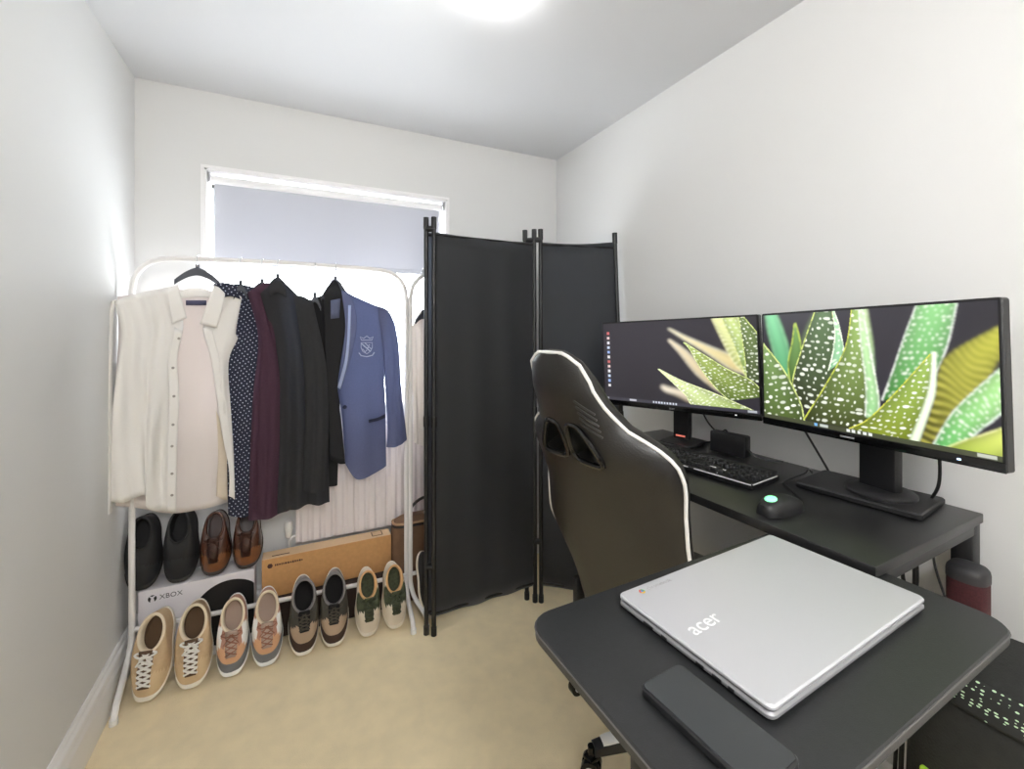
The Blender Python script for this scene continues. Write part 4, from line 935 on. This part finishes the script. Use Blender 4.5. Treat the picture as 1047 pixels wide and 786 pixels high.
for r_ in range(6):
    cx = -KD / 2 + .018 + r_ * .0212 + (.004 if r_ == 5 else 0)
    if r_ == 0: lay = [(1.3, 1), (1.3, 1), (1.3, 1), (6.1, 1), (1.3, 1), (1.3, 1), (1.3, 1)]
    elif r_ == 1: lay = [(2.2, 1)] + [(1, 1)] * 10 + [(2.7, 1)]
    elif r_ == 2: lay = [(1.7, 1)] + [(1, 1)] * 11 + [(2.2, 1)]
    elif r_ == 3: lay = [(1.5, 1)] + [(1, 1)] * 12 + [(1.4, 1)]
    else: lay = [(1, 1)] * 14
    y = ytop; tot = sum(a for a, _ in lay); k_ = .278 / (tot * PITCH)
    for a, _ in lay:
        wy = a * PITCH * k_; key(cx, y - wy / 2, (wy - .0025) / .0160); y -= wy
    if r_ in (0, 3, 4): 
        for q in range(3): key(cx, ytop - .296 - q * PITCH, .95)
    if r_ == 1: key(cx, ytop - .296 - PITCH, .95)
    if r_ != 5:
        for q in range(4 if r_ not in (0,) else 3): key(cx, ytop - .360 - q * PITCH * .98, .95)

ms = thing('mouse', 'black gaming mouse glowing green, on the desk in front of the keyboard', 'mouse', (1.015, .648, DKZ), (0, 0, R(-4)))
def mouse_rings(k, z0=0.0, ofs=0.0):
    bm = new(); rings = []
    for i in range(15):
        f = i / 14; x = -.060 + .120 * f; hw = .032 * (math.sin(PI * (.06 + .88 * f)) ** .45) * (1 - .12 * math.exp(-((f - .55) / .2) ** 2)); hz = (.012 + .028 * math.sin(PI * (.08 + .80 * (1 - f))) ** .9)
        rings.append([bm.verts.new((x, hw * k * math.copysign(abs(math.cos(a)) ** .7, math.cos(a)), .002 + (hz * k + ofs) * max(0, math.sin(a)) ** .7)) for a in [PI * q / 14 for q in range(15)]])
    loft(bm, rings, True, True); return bm
obj('mouse_shell', mouse_rings(1), BLACK_PLASTIC, ms, angle=60)
glow = mat('green lit mouse logo', (.2, .9, .45), .4, emit=(.25, .85, .45), estr=1.1)
bm = new(); bmesh.ops.create_uvsphere(bm, u_segments=16, v_segments=10, radius=1); bmesh.ops.scale(bm, vec=(.016, .014, .008), verts=bm.verts[:]); bmesh.ops.translate(bm, vec=(-.030, .0, .034), verts=bm.verts[:]); obj('green_logo_light', bm, glow, ms, label='glowing green palm light')
bm = new(); cyl(bm, (.034, -.0035, .026), (.034, .0035, .026), .010, seg=16); obj('scroll_wheel', bm, DARK_PLASTIC, ms)
tag(obj('mouse_cable', (lambda b: (tube(b, smooth_pts([(1.076, .644, DKZ + .006), (1.12, .66, DKZ + .004), (1.18, .735, DKZ + .004), (1.215, .765, DKZ + .004), (1.27, .745, DKZ + .024), (1.30, .75, DKZ + .03), (1.36, .775, DKZ + .006), (1.385, .79, DKZ + .0035)], 6), .0024, 6), b)[1])(new()), WIRE), 'thin black cable looping from the mouse over the monitor base', 'cable')
ad = thing('power_adapter', 'black box shaped power adapter standing on the desk behind the keyboard', 'adapter', (1.330, 1.025, DKZ), (0, 0, R(8)))
bm = new(); box(bm, (0, 0, .037), (.038, .125, .072), .006); obj('adapter_case', bm, BLACK_PLASTIC, ad)
bm = new(); tube(bm, smooth_pts([(0, .062, .03), (.0, .09, .02), (.02, .12, .006), (.035, .17, .004)], 6), .003, 6); obj('adapter_lead', bm, WIRE, ad)
bm = new(); tube(bm, smooth_pts([(0, -.062, .03), (0, -.085, .015), (.02, -.12, .004), (.045, -.15, .004)], 6), .003, 6); obj('adapter_lead', bm, WIRE, ad)
def cable(label, pts, r=.003, n=8): tag(obj('cable', (lambda b: (tube(b, smooth_pts(pts, n), r, 8), b)[1])(new()), WIRE), label, 'cable')
cable('black cable slanting down from the left monitor to the adapter', [(1.318, 1.14, 1.075), (1.325, 1.11, 1.02), (1.33, 1.07, .990), (1.332, 1.045, 1.004), (1.330, 1.035, 1.000)])
cable('black cable hanging behind the right monitor column, left side', [(1.372, .83, 1.09), (1.385, .80, 1.03), (1.395, .765, .965), (1.39, .74, .93)], .0032)
cable('black cable hanging behind the right monitor, right of its column', [(1.365, .50, 1.12), (1.375, .495, 1.05), (1.385, .50, .98), (1.392, .52, .930)], .0036)
for k, (label, off) in enumerate((('leftmost black cable dropping below the right end of the desk', 0), ('middle black cable dropping below the right end of the desk', .016), ('rightmost of the cables hanging straight below the desk end', .019))):
    cable(label, [(1.255 + off * .3, .52 - off, .895), (1.25 + off, .515 - off, .80), (1.275 + off * .3, .52 - off * .7, .70), (1.26, .53 - off * .6, .40), (1.30, .56 - off, .02)], .0042)
cable('thin black cable slanting from the desk cables toward the dark red tower', [(1.285, .475, .86), (1.282, .468, .82), (1.278, .455, .78), (1.268, .43, .72)], .0026)

# dark red tower behind the table corner
tw = thing('tower_speaker', 'slim dark red tower with rounded black top behind the table corner', 'speaker', (1.322, .428, 0))
bm = new()
def capsule(bm, hw, hd, zs):
    rings = []
    for z, k in zs: rings.append([bm.verts.new((hw * k * math.copysign(abs(math.cos(a)) ** .75, math.cos(a)), hd * k * math.copysign(abs(math.sin(a)) ** .75, math.sin(a)), z)) for a in [2 * PI * q / 32 for q in range(32)]])
    loft(bm, rings, True, True)
capsule(bm, .033, .033, [(.03, 1), (.808, 1)]); obj('cloth_body', bm, mat('dark red speaker cloth', srgb(70, 28, 32), .85, noise=.3, nscale=300, bump=.3, bscale=900), tw)
bm = new(); capsule(bm, .034, .034, [(.808, 1), (.823, 1), (.831, .96), (.837, .84), (.839, .5)]); obj('top_cap', bm, DARK_PLASTIC, tw, angle=50)
bm = new(); capsule(bm, .045, .045, [(.001, 1), (.018, 1), (.03, .7)]); obj('base', bm, BLACK_PLASTIC, tw)

# ------------------------------------------------------------------ table in front, laptop, phone
TZ = .902
tb = thing('laptop_table', 'small black table with rounded corners in the foreground holding a laptop', 'table', (.655, .437, 0), (0, 0, R(1.6)))
bm = new(); slab(bm, .655, .366, .042, TZ - .018, TZ, .002); obj('table_top', bm, TABLE, tb)
bm = new(); rr = rrect(.6555, .3665, .042); tube(bm, [(x, y, TZ - .004) for x, y in rr], .0012, 6, closed=True); obj('edge_band', bm, mat('grey table edge band', srgb(96, 94, 92), .4), tb)
for sx in (-1, 1):
    bm = new(); box(bm, (sx * .24, 0, .47), (.055, .035, .80), .006); lg = obj('leg', bm, BLACK_METAL, tb)
    bm = new(); box(bm, (sx * .24, 0, .875), (.07, .28, .016), .004); obj('top_bracket', bm, BLACK_METAL, lg)
    bm = new(); box(bm, (sx * .24, 0, .062), (.045, .34, .03), .006); obj('foot_bar', bm, BLACK_METAL, lg)
    for sy in (-1, 1):
        bm = new(); cyl(bm, (sx * .24 - .011, sy * .15, .024), (sx * .24 + .011, sy * .15, .024), .0235, seg=20); box(bm, (sx * .24, sy * .15, .045), (.03, .03, .01), .003); obj('caster', bm, BLACK_PLASTIC, lg)
bm = new(); box(bm, (0, 0, .80), (.46, .03, .05), .005); obj('cross_bar', bm, BLACK_METAL, tb)

lpt = thing('laptop', 'closed silver laptop lying on the small black table', 'laptop', (.690, .4565, TZ), (0, 0, R(3.2)))
LW, LD = .424, .251
bm = new(); slab(bm, LW, LD, .010, .003, .0115, .0025); obj('laptop_base', bm, SILVER_D, lpt)
bm = new(); slab(bm, LW - .008, LD - .008, .009, .0115, .0138); obj('gap_gasket', bm, BLACK_PLASTIC, lpt)
bm = new(); slab(bm, LW, LD, .010, .0138, .0212, .0022); obj('lid', bm, SILVER, lpt)
bm = new(); box(bm, (0, LD / 2 - .004, .0128), (LW * .62, .009, .008), .002); obj('hinge', bm, DARK_PLASTIC, lpt)
for sx in (-1, 1):
    for sy in (-1, 1):
        bm = new(); box(bm, (sx * .16, sy * .095, .0016), (.04, .008, .003), .001); obj('rubber_foot', bm, BLACK_PLASTIC, lpt)
bm = new()
for yy, ww in ((-.03, .012), (-.055, .013), (-.075, .008), (.06, .018), (.03, .010)): box(bm, (-LW / 2 - .0002, yy, .0072), (.001, ww, .0036))
obj('side_ports', bm, BLACK_PLASTIC, lpt, smooth=False)
chm = mat('polished lid logo', srgb(244, 244, 246), .3)
def on_lid(u, v):
    p = onZ(u, v, TZ + .0214); q = top_of(lpt).inverted() @ p; return q
lc = on_lid(719.5, 637)
bm = text_bm('acer', .034, Matrix.Translation((lc.x, lc.y, .0214)) @ Matrix.Rotation(R(3), 4, 'Z') @ Matrix.Diagonal((1.12, 1, 1, 1)), ext=.0003); obj('maker_logo', bm, chm, lpt, smooth=False)
lc = on_lid(656.5, 604.5); bm = new()
for k, m_ in enumerate((srgb(206, 80, 60), srgb(220, 180, 60), srgb(80, 150, 90))):
    bm = new(); arc = [(lc.x + .0052 * math.cos(a), lc.y + .0052 * math.sin(a), .0213) for a in [R(120 * k + 90 + q) for q in range(0, 121, 20)]]; prism(bm, [(lc.x, lc.y, .0213)] + arc, (0, 0, .0004)); obj('badge_sector', bm, mat('badge colour %d' % k, m_, .4), lpt, smooth=False)
bm = new(); lathe(bm, [(.0001, .0213), (.0024, .0213), (.0024, .0219), (.0001, .0219)], (lc.x, lc.y, 0), 14); obj('badge_centre', bm, mat('badge blue', srgb(90, 130, 200), .4), lpt)
obj('badge_text', text_bm('chromebook', .0105, Matrix.Translation((lc.x + .040, lc.y + .001, .0214)), ext=.0002), mat('grey lid print', srgb(168, 166, 170), .4), lpt, smooth=False)

ph = thing('smartphone', 'large dark smartphone in a black case lying left of the laptop', 'phone', (.4235, .348, TZ), (0, 0, R(4.0)))
bm = new(); slab(bm, .0745, .152, .009, .0008, .0120, .002); obj('phone_case', bm, BLACK_PLASTIC, ph)
bm = new(); slab(bm, .0690, .1465, .007, .0118, .0126, .0002); obj('phone_screen', bm, mat('dark phone glass', srgb(40, 44, 46), .12, spec=.8), ph)
bm = new(); box(bm, (.0375, .028, .0065), (.0012, .022, .003), .0005); box(bm, (.0375, .0, .0065), (.0012, .010, .003), .0005); obj('side_buttons', bm, DARK_PLASTIC, ph)

# ------------------------------------------------------------------ gaming chair
ch = thing('gaming_chair', 'black gaming chair with white piping, its back to the camera', 'chair', (1.103, 1.008, 0), (0, 0, R(8)))
REC = R(20); BX, BZ, BLEN = -.250, .50, .842
HW = [(0, .185), (.06, .205), (.15, .222), (.30, .252), (.37, .245), (.45, .242), (.53, .252), (.58, .250), (.62, .218), (.65, .160), (.71, .124), (.77, .106), (.82, .092), (.838, .070), (.850, .040)]
def hwf(h):
    for (a, x), (b, y) in zip(HW, HW[1:]):
        if a <= h <= b:
            t = (h - a) / (b - a); return x + (y - x) * t
    return HW[-1][1]
def back_pt(h, y, d):                  # d: forward (+) / rear (-) through the thickness
    sag = .05 * math.sin(PI * h / BLEN)
    x = BX - h * math.sin(REC) + d * math.cos(REC) + sag * .4; z = BZ + h * math.cos(REC) + d * math.sin(REC)
    return Vector((x, y, z))
hs = [BLEN * k / 40 for k in range(41)] + [.849]
def wing(h, k): return .055 * abs(k) ** 3 * (math.exp(-((h - .52) / .15) ** 2) + .55 * math.exp(-((h - .12) / .14) ** 2))
bm = new(); rings = []
for h in hs:
    w_ = hwf(h); th = .046 * (1 if h < .77 else max(.35, 1 - (h - .77) / .12)); ring = []
    for q in range(40):
        a = 2 * PI * q / 40; ky = math.copysign(abs(math.cos(a)) ** .55, math.cos(a)); kx = math.copysign(abs(math.sin(a)) ** .7, math.sin(a))
        ring.append(bm.verts.new(back_pt(h, w_ * ky, th * kx * (1 - .25 * abs(ky) ** 4) + wing(h, ky))))
    rings.append(ring)
loft(bm, rings, True, True)
bko = obj('backrest', bm, LEATHER, ch, angle=50)
cb = new()
HOLES = []
for sg in (-1, 1):
    poly = [(sg * .012, .585), (sg * .014, .660), (sg * .036, .676), (sg * .066, .664), (sg * .108, .588), (sg * .078, .574)]
    HOLES.append(poly)
    A = [cb.verts.new(back_pt(h, y, -.2)) for y, h in poly]; Bq = [cb.verts.new(back_pt(h, y, .2)) for y, h in poly]
    for i in range(6): cb.faces.new((A[i], A[(i + 1) % 6], Bq[(i + 1) % 6], Bq[i]))
    cb.faces.new(list(reversed(A))); cb.faces.new(Bq)
bmesh.ops.recalc_face_normals(cb, faces=cb.faces[:])
cme = D.meshes.new('cut'); cb.to_mesh(cme); cb.free(); cut = D.objects.new('cut', cme); COL.objects.link(cut); cut.parent = ch
bmod = bko.modifiers.new('holes', 'BOOLEAN'); bmod.object = cut; bmod.operation = 'DIFFERENCE'; bmod.solver = 'EXACT'
bpy.context.view_layer.update()
dg = bpy.context.evaluated_depsgraph_get(); nm = D.meshes.new_from_object(bko.evaluated_get(dg)); bko.modifiers.clear(); bko.data = nm; nm.name = 'backrest'
D.objects.remove(cut); D.meshes.remove(cme)
for poly in HOLES:
    bm = new(); tube(bm, smooth_pts([back_pt(h, y, -.045) for y, h in poly], 4, closed=True), .007, 8, closed=True); tube(bm, smooth_pts([back_pt(h, y, .046) for y, h in poly], 4, closed=True), .007, 8, closed=True); obj('hole_trim', bm, BLACK_GLOSS, ch)
for sg in (-1, 1):
    bm = new(); P = []
    for h in hs: P.append(back_pt(h, sg * (hwf(h) + .001), wing(h, 1) - .012 * (1 if h < .77 else .6)))
    P.append(back_pt(.851, 0, -.010)); tube(bm, P, .0046, 8); obj('white_piping', bm, PIPING, ch, label='white piping along the edge of the backrest')
bm = new()
for h, ln in ((.70, .05), (.715, .055), (.73, .05), (.745, .05), (.685, .045)):
    tube(bm, smooth_pts([back_pt(h, -.075 + .0, -.043), back_pt(h - .012, -.10, -.043), back_pt(h - .03, -.125, -.036)], 4), .003, 6)
obj('leather_crease', bm, LEATHER, ch)
bm = new(); rings = []
for i, (x, k) in enumerate(((-.25, .8), (-.235, .95), (-.1, 1), (.1, 1.04), (.235, 1.02), (.262, .9))):
    rings.append([bm.verts.new((x, .245 * k * math.copysign(abs(math.cos(a)) ** .5, math.cos(a)), .475 + .050 * k * math.copysign(abs(math.sin(a)) ** .6, math.sin(a)) + .035 * abs(math.cos(a)) ** 6)) for a in [2 * PI * q / 32 for q in range(32)]])
loft(bm, rings, True, True); obj('seat', bm, LEATHER, ch, angle=50)
bm = new(); box(bm, (0, 0, .405), (.24, .20, .035), .006); box(bm, (-.22, 0, .43), (.05, .40, .03), .006); obj('seat_plate', bm, BLACK_METAL, ch)
for sg in (-1, 1):
    bm = new(); box(bm, (-.245, sg * .205, .49), (.075, .022, .15), .008); obj('recline_bracket', bm, BLACK_PLASTIC, ch)
    bm = new(); box(bm, (.0, sg * .275, .50), (.06, .028, .22), .008); box(bm, (0, sg * .22, .41), (.06, .13, .02), .004); ar = obj('armrest_post', bm, BLACK_PLASTIC, ch)
    bm = new(); slab(bm, .25, .085, .03, .605, .632, .008, Matrix.Translation((.0, sg * .275, 0))); obj('armrest_pad', bm, mat('soft black armrest', srgb(32, 32, 33), .6), ch)
bm = new(); cyl(bm, (0, 0, .11), (0, 0, .39), .028); cyl(bm, (0, 0, .25), (0, 0, .40), .036); obj('gas_lift', bm, BLACK_METAL, ch)
bm = new(); cyl(bm, (0, 0, .075), (0, 0, .135), .048, .040); obj('base_hub', bm, BLACK_PLASTIC, ch)
wcov = WHITE_PLASTIC
for k in range(5):
    a = R(164 - 8 + 72 * k); d = Vector((math.cos(a), math.sin(a), 0)); s = Vector((-d.y, d.x, 0)); up = Vector((0, 0, 1))
    bm = new(); rings = []
    for q, (r_, w_, zt, zb) in enumerate(((.03, .030, .125, .080), (.14, .025, .112, .078), (.27, .020, .098, .072), (.305, .018, .092, .070))):
        rings.append([bm.verts.new(d * r_ + s * (w_ * sx) + up * z) for sx, z in ((-1, zb), (1, zb), (1, zt), (.6, zt + .004), (-.6, zt + .004), (-1, zt))])
    loft(bm, rings, True, True); lg = obj('base_leg', bm, BLACK_PLASTIC, ch)
    bm = new(); rings = []
    for r_, w_, z in ((.165, .0175, .1165), (.175, .0205, .1155), (.262, .0178, .1070), (.278, .016, .1045)): rings.append([bm.verts.new(d * r_ + s * (w_ * sx) + up * (z + dz)) for sx, dz in ((-1, -.022), (1, -.022), (1, 0), (.6, .003), (-.6, .003), (-1, 0))])
    loft(bm, rings, True, True); obj('white_leg_cover', bm, wcov, lg, label='white cover on the chair base leg')
    cpos = d * .312 + up * .030; ax = (s * math.cos(.5) + d * math.sin(.5)).normalized()
    bm = new(); cyl(bm, cpos + up * .028, cpos + up * .062, .011, seg=12)
    for sg in (-1, 1): cyl(bm, cpos + ax * (sg * .006), cpos + ax * (sg * .024), .0295, seg=24)
    box(bm, tuple(cpos + up * .026), (.036, .036, .014), .005); cs = obj('caster', bm, BLACK_GLOSS, ch)
    bm = new()
    for sg in (-1, 1): cyl(bm, cpos + ax * (sg * .0236), cpos + ax * (sg * .0246), .016, seg=18)
    obj('white_hub_disc', bm, mat('pale caster hub', srgb(206, 202, 200), .4), cs)

# ------------------------------------------------------------------ black backpack in the near right corner
bp = thing('backpack', 'large black backpack with a green specked mesh pocket in the right corner', 'backpack', (1.125, .298, 0))
def bag_ring(z, hx, hy, ox=0, oy=0, n=40): return [Vector((ox + hx * math.copysign(abs(math.cos(a)) ** .6, math.cos(a)), oy + hy * math.copysign(abs(math.sin(a)) ** .6, math.sin(a)), z)) for a in [2 * PI * q / n for q in range(n)]]
BAGP = [(.002, .12, .11), (.02, .138, .128), (.15, .145, .135), (.40, .145, .135), (.60, .142, .130), (.70, .135, .12), (.755, .115, .10), (.775, .08, .06)]
BAGM = mat('black backpack nylon', srgb(28, 29, 26), .7, noise=.2, nscale=60, bump=.35, bscale=300)
bm = new(); loft(bm, [[bm.verts.new(p) for p in bag_ring(z, a, b)] for z, a, b in BAGP], True, True); obj('bag_body', bm, BAGM, bp, angle=60)
mm = mat('green specked mesh', srgb(26, 27, 24), .7); nt2 = mm.node_tree; b2 = nt2.nodes['Principled BSDF']; tc = nt2.nodes.new('ShaderNodeTexCoord'); vv = nt2.nodes.new('ShaderNodeTexVoronoi'); vv.inputs['Scale'].default_value = 170; vv.inputs['Randomness'].default_value = .35
mpp = nt2.nodes.new('ShaderNodeMapping'); mpp.inputs['Scale'].default_value = (.6, .6, 1.3); nt2.links.new(tc.outputs['Object'], mpp.inputs[0]); nt2.links.new(mpp.outputs[0], vv.inputs['Vector'])
l2 = nt2.nodes.new('ShaderNodeMath'); l2.operation = 'LESS_THAN'; l2.inputs[1].default_value = .27; nt2.links.new(vv.outputs['Distance'], l2.inputs[0])
x2 = nt2.nodes.new('ShaderNodeMix'); x2.data_type = 'RGBA'; nt2.links.new(l2.outputs[0], x2.inputs[0]); x2.inputs[6].default_value = (*srgb(26, 27, 24), 1); x2.inputs[7].default_value = (*srgb(206, 232, 196), 1); nt2.links.new(x2.outputs[2], b2.inputs['Base Color'])
def bag_surf(z, ang_, off=0):
    for (z0, a0, b0), (z1, a1, b1) in zip(BAGP, BAGP[1:]):
        if z0 <= z <= z1:
            t = (z - z0) / (z1 - z0); hx, hy = a0 + (a1 - a0) * t + off, b0 + (b1 - b0) * t + off
            return Vector((hx * math.copysign(abs(math.cos(ang_)) ** .6, math.cos(ang_)), hy * math.copysign(abs(math.sin(ang_)) ** .6, math.sin(ang_)), z))
def bag_patch(name, m_, z0, z1, a0, a1, off=.004, solid=.004, label=None):
    bm = new(); V = [[bm.verts.new(bag_surf(z0 + (z1 - z0) * j / 10, a0 + (a1 - a0) * i / 18, off)) for i in range(19)] for j in range(11)]
    for j in range(10):
        for i in range(18): bm.faces.new((V[j][i], V[j][i + 1], V[j + 1][i + 1], V[j + 1][i]))
    return obj(name, bm, m_, bp, solid=solid, angle=60, label=label)
bag_patch('mesh_pocket', mm, .722, .766, R(168), R(218), label='mesh pocket with pale green specks')
bag_patch('front_pocket', BAGM, .12, .42, R(140), R(250), .012, .012)
bm = new(); tube(bm, [bag_surf(.655 + .012 * math.sin(q / 9), R(q), .006) for q in range(186, 262, 5)], .0022, 6); obj('white_cord', bm, PIPING, bp)
bm = new(); p = bag_surf(.575, R(166), .004); box(bm, tuple(p), (.05, .010, .03), .003, rot=Euler((0, 0, R(80)))); obj('lime_tag', bm, mat('lime green tag', srgb(186, 236, 70), .5), bp)
bm = new(); tube(bm, smooth_pts([(.05, .04, .745), (.05, .05, .79), (0, .05, .81), (-.05, .05, .79), (-.05, .04, .745)], 6), .009, 8); obj('top_handle', bm, BAGM, bp)
